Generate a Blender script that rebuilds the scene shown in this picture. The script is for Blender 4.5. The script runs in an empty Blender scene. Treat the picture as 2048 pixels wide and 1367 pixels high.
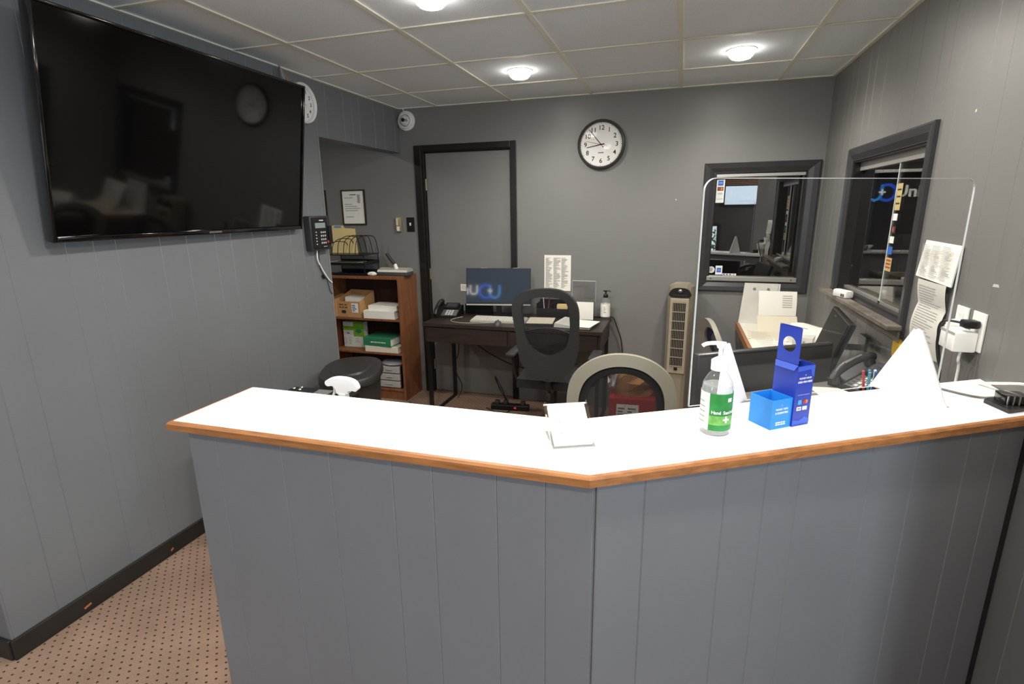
import bpy, bmesh, math, random
from mathutils import Vector, Matrix, Euler
random.seed(7)
PI = math.pi
scene = bpy.context.scene
COL = scene.collection

# ------------------------------------------------------------------ camera
cam_d = bpy.data.cameras.new('camera'); cam = bpy.data.objects.new('camera', cam_d); COL.objects.link(cam)
cam_d.sensor_fit = 'HORIZONTAL'; cam_d.sensor_width = 36.0; cam_d.lens = 18.533; cam_d.clip_start = 0.02
_r = Vector((0.95499551, 0.29633973, -0.01289716)); _u = Vector((-0.05973259, 0.23472219, 0.9702255)); _f = Vector((-0.29054361, 0.92579061, -0.24185977))
cam.matrix_world = Matrix(((_r.x, _u.x, -_f.x, 2.2198), (_r.y, _u.y, -_f.y, 0.0), (_r.z, _u.z, -_f.z, 1.5658), (0, 0, 0, 1)))
scene.camera = cam

# ------------------------------------------------------------------ world, exposure, daylight
world = bpy.data.worlds.new('world'); scene.world = world; world.use_nodes = True
_bg = world.node_tree.nodes['Background']; _bg.inputs[0].default_value = (0.75, 0.87, 1.0, 1); _bg.inputs[1].default_value = 2.5
vs = scene.view_settings
vs.view_transform = 'Standard'; vs.look = 'None'; vs.gamma = 1.0; vs.use_curve_mapping = False
vs.exposure = 0.5
scene.cycles.use_denoising = True
scene.cycles.max_bounces = 8

DAY = 17.0          # cool daylight from area lamps added in unseen waiting room windows
LAMP = 175.0         # glow of a downlight lens
BEAM = 22.0         # beam of a downlight, watts
def area(name, loc, rot, sx, sy, e, col):
    d = bpy.data.lights.new(name, 'AREA'); d.shape = 'RECTANGLE'; d.size = sx; d.size_y = sy; d.energy = e; d.color = col
    o = bpy.data.objects.new(name, d); COL.objects.link(o); o.location = loc; o.rotation_euler = rot
    return o
area('daylight_fill_rear', (-1.55, -2.57, 1.45), (PI/2, 0, 0), 1.4, 1.3, DAY*0.5, (0.88, 0.94, 1.0))  # added area lamp, lights the counter front from an unseen opening
area('daylight_fill_side', (4.57, -1.55, 1.45), (PI/2, 0, PI/2), 1.6, 1.3, DAY*3.4, (0.80, 0.90, 1.0))  # added area lamp out of view, lights left wall and angled counter

# ------------------------------------------------------------------ helpers
def lin(c):
    return tuple(((v/255)/12.92 if v/255 <= 0.04045 else ((v/255+0.055)/1.055)**2.4) for v in c)
MATS = {}
def mat(name, rgb, rough=0.5, metal=0.0, emit=0.0, spec=0.5, var=0.0, vscale=20.0, stretch=None, bump=0.0, coat=0.0, ior=None):
    if name in MATS: return MATS[name]
    m = bpy.data.materials.new(name); m.use_nodes = True; nt = m.node_tree; b = nt.nodes['Principled BSDF']
    c = lin(rgb)
    b.inputs['Base Color'].default_value = (*c, 1); b.inputs['Roughness'].default_value = rough; b.inputs['Metallic'].default_value = metal
    b.inputs['Specular IOR Level'].default_value = spec; b.inputs['Coat Weight'].default_value = coat
    if ior: b.inputs['IOR'].default_value = ior
    if emit:
        b.inputs['Emission Color'].default_value = (*c, 1); b.inputs['Emission Strength'].default_value = emit
    if var or bump:
        tc = nt.nodes.new('ShaderNodeTexCoord'); mp = nt.nodes.new('ShaderNodeMapping'); n = nt.nodes.new('ShaderNodeTexNoise')
        n.inputs['Scale'].default_value = vscale; n.inputs['Detail'].default_value = 5
        nt.links.new(tc.outputs['Object'], mp.inputs[0]); nt.links.new(mp.outputs[0], n.inputs['Vector'])
        if stretch: mp.inputs['Scale'].default_value = stretch
        if var:
            r = nt.nodes.new('ShaderNodeValToRGB')
            r.color_ramp.elements[0].position = 0.3; r.color_ramp.elements[1].position = 0.7
            r.color_ramp.elements[0].color = (*[max(0, v*(1-var)) for v in c], 1); r.color_ramp.elements[1].color = (*[min(1, v*(1+var)) for v in c], 1)
            nt.links.new(n.outputs[0], r.inputs[0]); nt.links.new(r.outputs[0], b.inputs['Base Color'])
        if bump:
            bp = nt.nodes.new('ShaderNodeBump'); bp.inputs['Strength'].default_value = bump; bp.inputs['Distance'].default_value = 0.004
            nt.links.new(n.outputs[0], bp.inputs['Height']); nt.links.new(bp.outputs[0], b.inputs['Normal'])
    MATS[name] = m
    return m
def glassy(name, tint, f0, rough=0.0, ior=1.5, glcol=(1, 1, 1), gz=1.0):
    """thin sheet: transparent layer with a reflective surface on top, more reflective at grazing angles"""
    m = bpy.data.materials.new(name); m.use_nodes = True; nt = m.node_tree; nt.nodes.clear()
    out = nt.nodes.new('ShaderNodeOutputMaterial'); mx = nt.nodes.new('ShaderNodeMixShader'); t = nt.nodes.new('ShaderNodeBsdfTransparent'); g = nt.nodes.new('ShaderNodeBsdfGlossy')
    # Schlick reflectance from the (two-sided) facing angle
    lw = nt.nodes.new('ShaderNodeLayerWeight'); lw.inputs[0].default_value = 0.5
    pw = nt.nodes.new('ShaderNodeMath'); pw.operation = 'POWER'; pw.inputs[1].default_value = 4.5
    r0 = ((ior-1)/(ior+1))**2+f0
    ma = nt.nodes.new('ShaderNodeMath'); ma.operation = 'MULTIPLY_ADD'; ma.use_clamp = True; ma.inputs[1].default_value = (1-r0)*gz; ma.inputs[2].default_value = r0
    t.inputs[0].default_value = (*tint, 1); g.inputs[0].default_value = (*glcol, 1); g.inputs['Roughness'].default_value = rough
    nt.links.new(lw.outputs['Facing'], pw.inputs[0]); nt.links.new(pw.outputs[0], ma.inputs[0]); nt.links.new(ma.outputs[0], mx.inputs[0]); nt.links.new(t.outputs[0], mx.inputs[1]); nt.links.new(g.outputs[0], mx.inputs[2]); nt.links.new(mx.outputs[0], out.inputs[0])
    MATS[name] = m; return m
def netting(name, rgb, open_part, scale):
    """woven mesh: strands of colour with see-through holes, in object space"""
    m = bpy.data.materials.new(name); m.use_nodes = True; nt = m.node_tree; b = nt.nodes['Principled BSDF']
    b.inputs['Base Color'].default_value = (*lin(rgb), 1); b.inputs['Roughness'].default_value = 0.8
    tc = nt.nodes.new('ShaderNodeTexCoord'); mp = nt.nodes.new('ShaderNodeMapping'); mp.inputs['Rotation'].default_value = (0, PI/4, 0); mp.inputs['Scale'].default_value = (scale, scale, scale)
    sep = nt.nodes.new('ShaderNodeSeparateXYZ'); nt.links.new(tc.outputs['Object'], mp.inputs[0]); nt.links.new(mp.outputs[0], sep.inputs[0])
    outs = []
    for k in ('X', 'Z'):
        fr = nt.nodes.new('ShaderNodeMath'); fr.operation = 'FRACT'; nt.links.new(sep.outputs[k], fr.inputs[0])
        lt = nt.nodes.new('ShaderNodeMath'); lt.operation = 'LESS_THAN'; lt.inputs[1].default_value = open_part; nt.links.new(fr.outputs[0], lt.inputs[0]); outs.append(lt)
    mu = nt.nodes.new('ShaderNodeMath'); mu.operation = 'MULTIPLY'; nt.links.new(outs[0].outputs[0], mu.inputs[0]); nt.links.new(outs[1].outputs[0], mu.inputs[1])
    mx = nt.nodes.new('ShaderNodeMixShader'); t = nt.nodes.new('ShaderNodeBsdfTransparent')
    nt.links.new(mu.outputs[0], mx.inputs[0]); nt.links.new(b.outputs[0], mx.inputs[1]); nt.links.new(t.outputs[0], mx.inputs[2])
    nt.links.new(mx.outputs[0], nt.nodes['Material Output'].inputs[0]); MATS[name] = m; return m

class G:
    """collects shapes for ONE mesh object"""
    def __init__(s): s.b = bmesh.new()
    def box(s, x0, x1, y0, y1, z0, z1, bv=0.0, seg=2, mt=None):
        M = Matrix.Translation(((x0+x1)/2, (y0+y1)/2, (z0+z1)/2)) @ Matrix.Diagonal((abs(x1-x0), abs(y1-y0), abs(z1-z0), 1))
        if mt is not None: M = mt @ M
        r = bmesh.ops.create_cube(s.b, size=1, matrix=M)
        if bv: bmesh.ops.bevel(s.b, geom=list({e for v in r['verts'] for e in v.link_edges}), offset=bv, segments=seg, affect='EDGES', profile=0.5)
        return s
    def prism(s, poly, z0, z1, f=None):
        """polygon in a plane, pulled out between two depths; f maps (u, v, d) to a point"""
        f = f or (lambda u, v, d: (u, v, d))
        a = [s.b.verts.new(f(u, v, z0)) for u, v in poly]; c = [s.b.verts.new(f(u, v, z1)) for u, v in poly]
        n = len(poly); s.b.faces.new(a); s.b.faces.new(c[::-1])
        for i in range(n): s.b.faces.new((a[i], c[i], c[(i+1) % n], a[(i+1) % n]))
        return s
    def ring(s, outer, inner, f0, f1):
        """closed band between two outlines of equal count; f0/f1 map (u,v) to the near/far face"""
        n = len(outer); V = s.b.verts.new
        A = [V(f0(*p)) for p in outer]; B = [V(f0(*p)) for p in inner]; C = [V(f1(*p)) for p in outer]; D = [V(f1(*p)) for p in inner]
        for i in range(n):
            j = (i+1) % n
            s.b.faces.new((A[i], A[j], B[j], B[i])); s.b.faces.new((C[j], C[i], D[i], D[j])); s.b.faces.new((A[j], A[i], C[i], C[j])); s.b.faces.new((B[i], B[j], D[j], D[i]))
        return s
    def cyl(s, p0, p1, r0, r1=None, seg=16, cap=True):
        r1 = r0 if r1 is None else r1; p0 = Vector(p0); p1 = Vector(p1); d = (p1-p0)
        q = Vector((0, 0, 1)).rotation_difference(d.normalized()).to_matrix().to_4x4()
        bmesh.ops.create_cone(s.b, cap_ends=cap, segments=seg, radius1=max(r0, 1e-5), radius2=max(r1, 1e-5), depth=d.length, matrix=Matrix.Translation((p0+p1)/2) @ q)
        return s
    def sph(s, c, r, sc=(1, 1, 1), u=16, v=10):
        bmesh.ops.create_uvsphere(s.b, u_segments=u, v_segments=v, radius=r, matrix=Matrix.Translation(c) @ Matrix.Diagonal((*sc, 1))); return s
    def tube(s, pts, r, seg=8, smooth=0, closed=False):
        P = [Vector(p) for p in pts]
        if smooth: P = catmull(P, smooth, closed)
        n = len(P); rings = []; up = None
        for i in range(n):
            t = (P[(i+1) % n]-P[i-1]) if (closed or 0 < i < n-1) else (P[1]-P[0] if i == 0 else P[-1]-P[-2])
            t = t.normalized() if t.length > 1e-9 else Vector((0, 0, 1))
            if up is None: up = t.orthogonal().normalized()
            up = (up - t*up.dot(t)); up = up.normalized() if up.length > 1e-6 else t.orthogonal().normalized()
            w = t.cross(up)
            rings.append([s.b.verts.new(P[i]+(up*math.cos(2*PI*k/seg)+w*math.sin(2*PI*k/seg))*r) for k in range(seg)])
        for i in range(n if closed else n-1):
            a, c = rings[i], rings[(i+1) % n]
            for k in range(seg): s.b.faces.new((a[k], a[(k+1) % seg], c[(k+1) % seg], c[k]))
        if not closed: s.b.faces.new(rings[0][::-1]); s.b.faces.new(rings[-1])
        return s
    def lathe(s, prof, seg=24, c=(0, 0, 0), sx=1.0, sy=1.0):
        rings = []
        for r, z in prof:
            rings.append([s.b.verts.new((c[0]+sx*r*math.cos(2*PI*k/seg), c[1]+sy*r*math.sin(2*PI*k/seg), c[2]+z)) for k in range(seg)] if r > 1e-6 else [s.b.verts.new((c[0], c[1], c[2]+z))])
        for a, d in zip(rings, rings[1:]):
            for k in range(seg):
                j = (k+1) % seg
                if len(a) == 1 and len(d) > 1: s.b.faces.new((a[0], d[j], d[k]))
                elif len(d) == 1 and len(a) > 1: s.b.faces.new((a[k], a[j], d[0]))
                elif len(a) > 1: s.b.faces.new((a[k], a[j], d[j], d[k]))
        return s
    def grid(s, fn, nu, nv):
        V = [[s.b.verts.new(fn(i/nu, j/nv)) for j in range(nv+1)] for i in range(nu+1)]
        for i in range(nu):
            for j in range(nv): s.b.faces.new((V[i][j], V[i+1][j], V[i+1][j+1], V[i][j+1]))
        return s
    def quad(s, a, b, c, d):
        s.b.faces.new([s.b.verts.new(p) for p in (a, b, c, d)]); return s
    def mesh(s, name, m, smooth=False, fix=True):
        if fix: bmesh.ops.recalc_face_normals(s.b, faces=s.b.faces)
        me = bpy.data.meshes.new(name); s.b.to_mesh(me); s.b.free(); me.materials.append(m)
        if smooth:
            for p in me.polygons: p.use_smooth = True
            try: me.set_sharp_from_angle(angle=math.radians(38))
            except Exception: pass
        return me
    def o(s, name, m, parent=None, smooth=False, loc=None, rot=None, fix=True, **kw):
        return put(name, s.mesh(name, m, smooth, fix), parent, loc, rot, **kw)
def put(name, me, parent=None, loc=None, rot=None, **kw):
    ob = bpy.data.objects.new(name, me); COL.objects.link(ob)
    if parent is not None: ob.parent = parent
    if loc is not None: ob.location = loc
    if rot is not None: ob.rotation_euler = rot
    for k, v in kw.items(): ob[k] = v
    return ob
def catmull(P, n, closed=False):
    out = []; m = len(P)
    for i in range(m if closed else m-1):
        p0 = P[i-1] if (closed or i > 0) else P[0]; p1 = P[i]; p2 = P[(i+1) % m]; p3 = P[(i+2) % m] if (closed or i+2 < m) else P[-1]
        for k in range(n):
            t = k/n; out.append(0.5*((2*p1)+(p2-p0)*t+(2*p0-5*p1+4*p2-p3)*t*t+(3*p1-p0-3*p2+p3)*t**3))
    if not closed: out.append(P[-1])
    return out
def curve2(pts, n=4, closed=True):
    return [(v.x, v.y) for v in catmull([Vector((a, b, 0)) for a, b in pts], n, closed)]
def T(name, label, cat, loc=(0, 0, 0), rotz=0.0, group=None, rot=None):
    e = bpy.data.objects.new(name, None); COL.objects.link(e); e.empty_display_size = 0.05
    e.location = loc; e.rotation_euler = rot or (0, 0, rotz); e['label'] = label; e['category'] = cat
    if group: e['group'] = group
    return e
def tag(o, label, cat, group=None):
    o['label'] = label; o['category'] = cat
    if group: o['group'] = group
    return o
def dup(root, loc, rot, label=None, group=None):
    r = root.copy(); COL.objects.link(r); r.location = loc; r.rotation_euler = rot
    if label: r['label'] = label
    if group: r['group'] = group
    for ch in list(root.children):
        c = ch.copy(); COL.objects.link(c); c.parent = r
        for g in list(ch.children):
            d = g.copy(); COL.objects.link(d); d.parent = c
    return r
def text(s, size, m, parent, loc, rot=(PI/2, 0, 0), name='lettering', ext=0.0003, ax='CENTER', bold=0.0, xs=1.0):
    cu = bpy.data.curves.new('t', 'FONT'); cu.body = s; cu.size = size; cu.extrude = ext; cu.align_x = ax; cu.align_y = 'CENTER'; cu.offset = bold; cu.resolution_u = 3
    ob = bpy.data.objects.new('t', cu); COL.objects.link(ob)
    dg = bpy.context.evaluated_depsgraph_get(); me = bpy.data.meshes.new_from_object(ob.evaluated_get(dg)); bpy.data.objects.remove(ob); bpy.data.curves.remove(cu)
    me.materials.clear(); me.materials.append(m)
    t = put(name, me, parent, loc, rot); t.scale = (xs, 1, 1); return t
def prints(x0, x1, z0, z1, rows, y, cols=1, jitter=0.5, h=0.45, skip=0.0):
    """rows of print as thin bars on a vertical sheet facing -y"""
    g = G(); dz = (z1-z0)/rows; cw = (x1-x0)/cols
    for i in range(rows):
        if random.random() < skip: continue
        for c in range(cols):
            a = x0+c*cw; w = cw*(0.9-jitter*random.random()); zz = z1-dz*(i+0.5)
            g.quad((a, y, zz-dz*h/2), (a+w, y, zz-dz*h/2), (a+w, y, zz+dz*h/2), (a, y, zz+dz*h/2))
    return g
def struct(o, **kw):
    o['kind'] = 'structure'
    for k, v in kw.items(): o[k] = v
    return o

# ------------------------------------------------------------------ materials
PAINT = mat('grey_paint', (112, 115, 117), 0.42, var=0.03, vscale=3.0, bump=0.03)
PAINT_DIMMED = mat('grey_paint_dimmed', (115, 114, 111), 0.42, var=0.03, vscale=2.5, bump=0.02)  # same wall paint, darkened to offset strong lamp light on the right wall
PAINT2 = mat('grey_wall_paint', (124, 124, 122), 0.42, var=0.03, vscale=2.5, bump=0.02)
CPAINT = mat('counter_paint', (118, 120, 123), 0.40, var=0.03, vscale=4.0, bump=0.03)
BLACK = mat('black_trim', (30, 29, 27), 0.32, var=0.2, vscale=12, bump=0.05)
CASING = mat('window_casing', (52, 52, 54), 0.30, var=0.12, vscale=14)
BASEB = mat('black_baseboard', (36, 34, 31), 0.45, var=0.25, vscale=9, bump=0.08)
CHIP = mat('bare_wood_chip', (176, 106, 66), 0.7)
TILE = mat('ceiling_tile', (236, 243, 247), 0.9, var=0.06, vscale=160, bump=0.25)
TBAR = mat('ceiling_grid', (232, 231, 214), 0.55)
WHITE = mat('white_plastic', (238, 238, 234), 0.35)
WLAM = mat('white_laminate', (246, 246, 244), 0.35)
OAK = mat('oak_trim', (158, 104, 58), 0.45, var=0.28, vscale=9, stretch=(1.2, 6, 14))
PAPER = mat('paper', (236, 234, 224), 0.85)
PAPER2 = mat('paper_warm', (222, 214, 192), 0.85)
INK = mat('ink', (96, 96, 98), 0.9)
INKD = mat('ink_dark', (40, 40, 42), 0.9)
INKL = mat('ink_light', (170, 170, 168), 0.9)
BPLAS = mat('black_plastic', (24, 24, 25), 0.38)
BPLAS2 = mat('charcoal_plastic', (48, 48, 48), 0.5)
DGREY = mat('dark_grey_plastic', (70, 70, 70), 0.5)
METAL = mat('metal_bright', (200, 198, 192), 0.28, metal=1.0)
BRASS = mat('brass', (186, 172, 136), 0.35, metal=0.8)
ALU = mat('aluminium', (196, 194, 188), 0.35, metal=0.7)
SCREEN = mat('tv_screen', (8, 8, 8), 0.06, spec=0.45, coat=0.08)
MON = mat('monitor_screen', (58, 66, 76), 0.05, spec=1.0, coat=1.0)
WALNUT = mat('bookcase_wood', (128, 82, 52), 0.5, var=0.25, vscale=6, stretch=(8, 8, 0.8))
WALNUTD = mat('bookcase_back', (64, 40, 30), 0.6, var=0.2, vscale=6, stretch=(8, 8, 0.8))
ESPRESSO = mat('desk_wood', (48, 38, 34), 0.42, var=0.25, vscale=7, stretch=(0.8, 8, 8))
STEELB = mat('black_steel', (22, 21, 21), 0.4)
CARD = mat('cardboard', (188, 146, 96), 0.8, var=0.06, vscale=20)
MANILA = mat('manila', (226, 202, 140), 0.8)
GREENB = mat('binder_green', (46, 128, 86), 0.5)
LIME = mat('lime_green', (118, 178, 50), 0.5)
CREAM = mat('cream_binder', (226, 220, 200), 0.6)
BLUE1 = mat('dark_blue_card', (38, 62, 168), 0.38)
BLUE2 = mat('light_blue_card', (40, 140, 226), 0.38)
NAVY = mat('navy_print', (26, 40, 120), 0.5)
RED = mat('red_box', (172, 34, 36), 0.55)
KRAFT = mat('brown_paper_bag', (172, 122, 74), 0.8, var=0.15, vscale=14, bump=0.4)
CHAIRG = mat('chair_frame_grey', (152, 148, 133), 0.45)
FAB = mat('black_fabric', (30, 30, 31), 0.9, bump=0.1, vscale=200)
CHAMP = mat('fan_champagne', (158, 148, 128), 0.38, metal=0.25)
SILV = mat('silver_plastic', (190, 188, 176), 0.35, metal=0.3)
CARPET_D = None
def carpet():
    m = bpy.data.materials.new('carpet'); m.use_nodes = True; nt = m.node_tree; b = nt.nodes['Principled BSDF']; b.inputs['Roughness'].default_value = 0.95; b.inputs['Specular IOR Level'].default_value = 0.1
    N = nt.nodes.new; L = nt.links.new
    tc = N('ShaderNodeTexCoord'); mp = N('ShaderNodeMapping'); mp.inputs['Scale'].default_value = (1/0.043, 1/0.043, 1); L(tc.outputs['Object'], mp.inputs[0])
    sep = N('ShaderNodeSeparateXYZ'); L(mp.outputs[0], sep.inputs[0])
    def M(op, a, bb=None):
        n = N('ShaderNodeMath'); n.operation = op
        for i, v in enumerate((a, bb)):
            if v is None: continue
            if isinstance(v, (int, float)): n.inputs[i].default_value = v
            else: L(v, n.inputs[i])
        return n.outputs[0]
    def dots(ox, oy):
        fx = M('SUBTRACT', M('FRACT', M('ADD', sep.outputs[0], ox)), 0.5); fy = M('SUBTRACT', M('FRACT', M('ADD', sep.outputs[1], oy)), 0.5)
        d = M('ADD', M('MULTIPLY', fx, fx), M('MULTIPLY', M('MULTIPLY', fy, fy), 1.6)); return M('LESS_THAN', d, 0.013)
    dd = M('MAXIMUM', dots(0, 0), dots(0.5, 0.5))
    n1 = N('ShaderNodeTexNoise'); n1.inputs['Scale'].default_value = 420; n1.inputs['Detail'].default_value = 3; L(tc.outputs['Object'], n1.inputs['Vector'])
    n2 = N('ShaderNodeTexNoise'); n2.inputs['Scale'].default_value = 5; n2.inputs['Detail'].default_value = 4; L(tc.outputs['Object'], n2.inputs['Vector'])
    r = N('ShaderNodeValToRGB'); r.color_ramp.elements[0].position = 0.25; r.color_ramp.elements[1].position = 0.75
    r.color_ramp.elements[0].color = (*lin((124, 100, 84)), 1); r.color_ramp.elements[1].color = (*lin((186, 158, 138)), 1); L(n1.outputs[0], r.inputs[0])
    mx2 = N('ShaderNodeMix'); mx2.data_type = 'RGBA'; mx2.blend_type = 'MULTIPLY'; mx2.inputs[0].default_value = 0.5
    L(r.outputs[0], mx2.inputs[6]); rr = N('ShaderNodeValToRGB'); rr.color_ramp.elements[0].color = (0.72, 0.7, 0.68, 1); rr.color_ramp.elements[0].position = 0.35; rr.color_ramp.elements[1].position = 0.65; L(n2.outputs[0], rr.inputs[0]); L(rr.outputs[0], mx2.inputs[7])
    mx = N('ShaderNodeMix'); mx.data_type = 'RGBA'; L(dd, mx.inputs[0]); L(mx2.outputs[2], mx.inputs[6]); mx.inputs[7].default_value = (*lin((80, 58, 48)), 1)
    L(mx.outputs[2], b.inputs['Base Color'])
    bp = N('ShaderNodeBump'); bp.inputs['Strength'].default_value = 0.6; bp.inputs['Distance'].default_value = 0.004; L(n1.outputs[0], bp.inputs['Height']); L(bp.outputs[0], b.inputs['Normal'])
    return m
CARPET = carpet()
WINGLASS = glassy('office_window_glass', (0.55, 0.55, 0.53), 0.16, ior=1.6)
CLEAR = glassy('clear_pane', (0.95, 0.96, 0.96), 0.0, ior=1.35)
ACRYL = glassy('clear_acrylic', (0.988, 0.99, 0.99), 0.0, ior=1.22, gz=0.5)
ACRYL2 = glassy('clear_tray_acrylic', (0.95, 0.955, 0.96), 0.04, ior=1.45, gz=0.6)
AEDGE = mat('acrylic_edge', (222, 226, 226), 0.25)
CLOCKGLASS = glassy('clock_glass', (0.99, 0.99, 0.99), 0.0, ior=1.12, gz=0.3)
def real_glass(name, col, ior=1.45, rough=0.0):
    m = bpy.data.materials.new(name); m.use_nodes = True; b = m.node_tree.nodes['Principled BSDF']
    b.inputs['Base Color'].default_value = (*col, 1); b.inputs['Transmission Weight'].default_value = 1.0; b.inputs['Roughness'].default_value = rough; b.inputs['IOR'].default_value = ior
    return m
PET = glassy('clear_bottle', (0.985, 0.99, 0.988), 0.015, ior=1.4, gz=0.6)
GEL = glassy('clear_gel', (0.95, 0.97, 0.96), 0.01, ior=1.33, gz=0.5)
def milky(m, fac, col=(0.85, 0.88, 0.86)):
    nt = m.node_tree; out = [n for n in nt.nodes if n.type == 'OUTPUT_MATERIAL'][0]; src = out.inputs[0].links[0].from_socket
    mx = nt.nodes.new('ShaderNodeMixShader'); df = nt.nodes.new('ShaderNodeBsdfDiffuse'); df.inputs[0].default_value = (*col, 1); mx.inputs[0].default_value = fac
    nt.links.new(src, mx.inputs[1]); nt.links.new(df.outputs[0], mx.inputs[2]); nt.links.new(mx.outputs[0], out.inputs[0])
milky(GEL, 0.22); milky(PET, 0.05)
NET_B = netting('black_chair_mesh', (26, 26, 27), 0.78, 320)
NET_G = netting('grey_chair_mesh', (34, 33, 33), 0.50, 300)

# ------------------------------------------------------------------ room dimensions
YB, XR, ZC = 4.089, 3.106, 2.365
YC, YO, ZH = 0.983, 3.03, 2.035        # near corner of the left wall, start of the alcove opening, underside of its header
YR, XW, XE = -2.6, -2.6, 4.6           # waiting room: rear wall, side walls
WID = [0.10, 0.15, 0.107, 0.192, 0.103, 0.089, 0.20, 0.136, 0.165]

def planks(parent, P0, d, n, L, z0, z1, m, holes=(), start=0, thick=0.006, gap=0.0, ch=0.0022):
    """separate grooved boards along a wall: each is a child of the wall"""
    P0 = Vector((*P0, 0)); d = Vector((*d, 0)); n = Vector((*n, 0)); s = 0.0; k = start; segs = []
    while s < L-1e-4:
        e = min(L, s+WID[k % len(WID)]); e = L if L-e < 0.03 else e; k += 1
        cuts = sorted({s, e, *[h for hl in holes for h in hl[:2] if s < h < e]})
        for a, c in zip(cuts, cuts[1:]):
            zs = [(z0, z1)]
            for h0, h1, hz0, hz1 in holes:
                if a >= h0-1e-6 and c <= h1+1e-6:
                    zs = [(q0, min(q1, hz0)) for q0, q1 in zs if q0 < hz0] + [(max(q0, hz1), q1) for q0, q1 in zs if q1 > hz1]
            for q0, q1 in zs: segs.append((a, c, q0, q1, a == s, c == e))
        s = e
    for a, c, q0, q1, ga, gc in segs:
        a3 = a+(ch if ga else 0); c3 = c-(ch if gc else 0)
        g = G(); f = lambda u, v, z: P0+d*u+n*v+Vector((0, 0, z))
        g.prism([(a, 0), (c, 0), (c, thick-(0.0018 if gc else 0))]+([(c3, thick)] if gc else [])+[(a3, thick)]+([(a, thick-0.0018)] if ga else []), q0, q1, f)
        g.o('plank', m, parent)

# ------------------------------------------------------------------ floor, ceiling
fl = struct(G().box(XW-0.2, XE+0.2, YR-0.2, 7.2, -0.1, 0.0).o('floor', CARPET))
fl['label'] = 'tan carpet dotted with small dark spots'
ceil = struct(G().box(XW-0.2, XE+0.2, YR-0.2, 7.2, 2.40, 2.46).o('ceiling', mat('ceiling_void', (60, 60, 60), 0.9)))
X1, AX, Y1, AY = 0.342, 0.61, 3.598, 0.6033
xs = [XW]+[X1+k*AX for k in range(-4, 7)]+[XE]; xs = sorted(v for v in xs if XW <= v <= XE)
ys = sorted([YR]+[Y1-k*AY for k in range(0, 11) if Y1-k*AY > YR+0.05]+[YB])
tiles = {}
for a, c in zip(xs, xs[1:]):
    for e, h in zip(ys, ys[1:]):
        w, l = round(c-a-0.004, 4), round(h-e-0.004, 4)
        if (w, l) not in tiles: tiles[(w, l)] = G().box(-w/2, w/2, -l/2, l/2, 0, 0.02, bv=0.004, seg=1).mesh('ceiling_tile', TILE)
        put('ceiling_tile', tiles[(w, l)], ceil, ((a+c)/2, (e+h)/2, 2.371))
for v in xs[1:-1]: G().box(v-0.012, v+0.012, YR, YB, 2.364, 2.3705, bv=0.0012, seg=1).o('grid_runner', TBAR, ceil)
for v in ys[1:-1]:
    for a, c in zip(xs, xs[1:]): G().box(a+0.0125, c-0.0125, v-0.012, v+0.012, 2.365, 2.3705, bv=0.0012, seg=1).o('grid_tee', TBAR, ceil)
G().box(0.0, XR, YB-0.02, YB, 2.363, 2.3705).o('wall_angle', TBAR, ceil)
G().box(0.0, 0.02, YC, YB-0.021, 2.363, 2.3705).o('wall_angle', TBAR, ceil)
G().box(XR-0.02, XR, 0.9, YB-0.021, 2.363, 2.3705).o('wall_angle', TBAR, ceil)

# ------------------------------------------------------------------ walls
def wall_x(name, x0, x1, y0, y1, z0, z1, holes, m):
    """wall slab lying along x; holes are (x0,x1,z0,z1)"""
    g = G(); cut = sorted({x0, x1, *[v for h in holes for v in h[:2]]})
    for a, c in zip(cut, cut[1:]):
        zs = [(z0, z1)]
        for h in holes:
            if a >= h[0]-1e-6 and c <= h[1]+1e-6: zs = [(q0, min(q1, h[2])) for q0, q1 in zs if q0 < h[2]]+[(max(q0, h[3]), q1) for q0, q1 in zs if q1 > h[3]]
        for q0, q1 in zs: g.box(a, c, y0, y1, q0, q1)
    return struct(g.o(name, m))
def wall_y(name, y0, y1, x0, x1, z0, z1, holes, m):
    g = G(); cut = sorted({y0, y1, *[v for h in holes for v in h[:2]]})
    for a, c in zip(cut, cut[1:]):
        zs = [(z0, z1)]
        for h in holes:
            if a >= h[0]-1e-6 and c <= h[1]+1e-6: zs = [(q0, min(q1, h[2])) for q0, q1 in zs if q0 < h[2]]+[(max(q0, h[3]), q1) for q0, q1 in zs if q1 > h[3]]
        for q0, q1 in zs: g.box(x0, x1, a, c, q0, q1)
    return struct(g.o(name, m))
DX0, DX1, DZ = 0.185, 0.945, 2.045
WX0, WX1, WZ0, WZ1 = 2.437, 3.012, 1.045, 1.80
wb = wall_x('wall_back', -1.7, XR, YB, YB+0.12, 0, 2.371, [(DX0, DX1, 0, DZ), (WX0, WX1, WZ0, WZ1)], PAINT2)
RY0, RY1, RZ0, RZ1 = 2.505, 3.43, 1.11, 1.80
wr = wall_y('wall_right', 0.9, YB+0.12, XR+0.006, XR+0.12, 0, 2.371, [(RY0, RY1, RZ0, RZ1)], PAINT)
planks(wr, (XR+0.006, 0.9), (0, 1), (-1, 0), YB-0.9, 0, 2.368, PAINT_DIMMED, holes=[(RY0-0.9, RY1-0.9, RZ0, RZ1)], start=3)
wl = wall_y('wall_left', YC, YB, -0.12, -0.006, 0, 2.371, [(YO, YB, 0, ZH)], PAINT)
planks(wl, (-0.006, YC), (0, 1), (1, 0), YO-YC, 0, 2.368, PAINT, start=1)
planks(wl, (-0.006, YO), (0, 1), (1, 0), YB-YO, ZH, 2.368, PAINT, start=2)
G().box(-0.012, 0.0025, YO-0.012, YO+0.0025, 0, ZH).o('corner_bead', PAINT2, wl)
wn = wall_x('wall_waiting', XW, -0.12, YC, YC+0.114, 0, 2.371, [], PAINT); 
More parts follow.
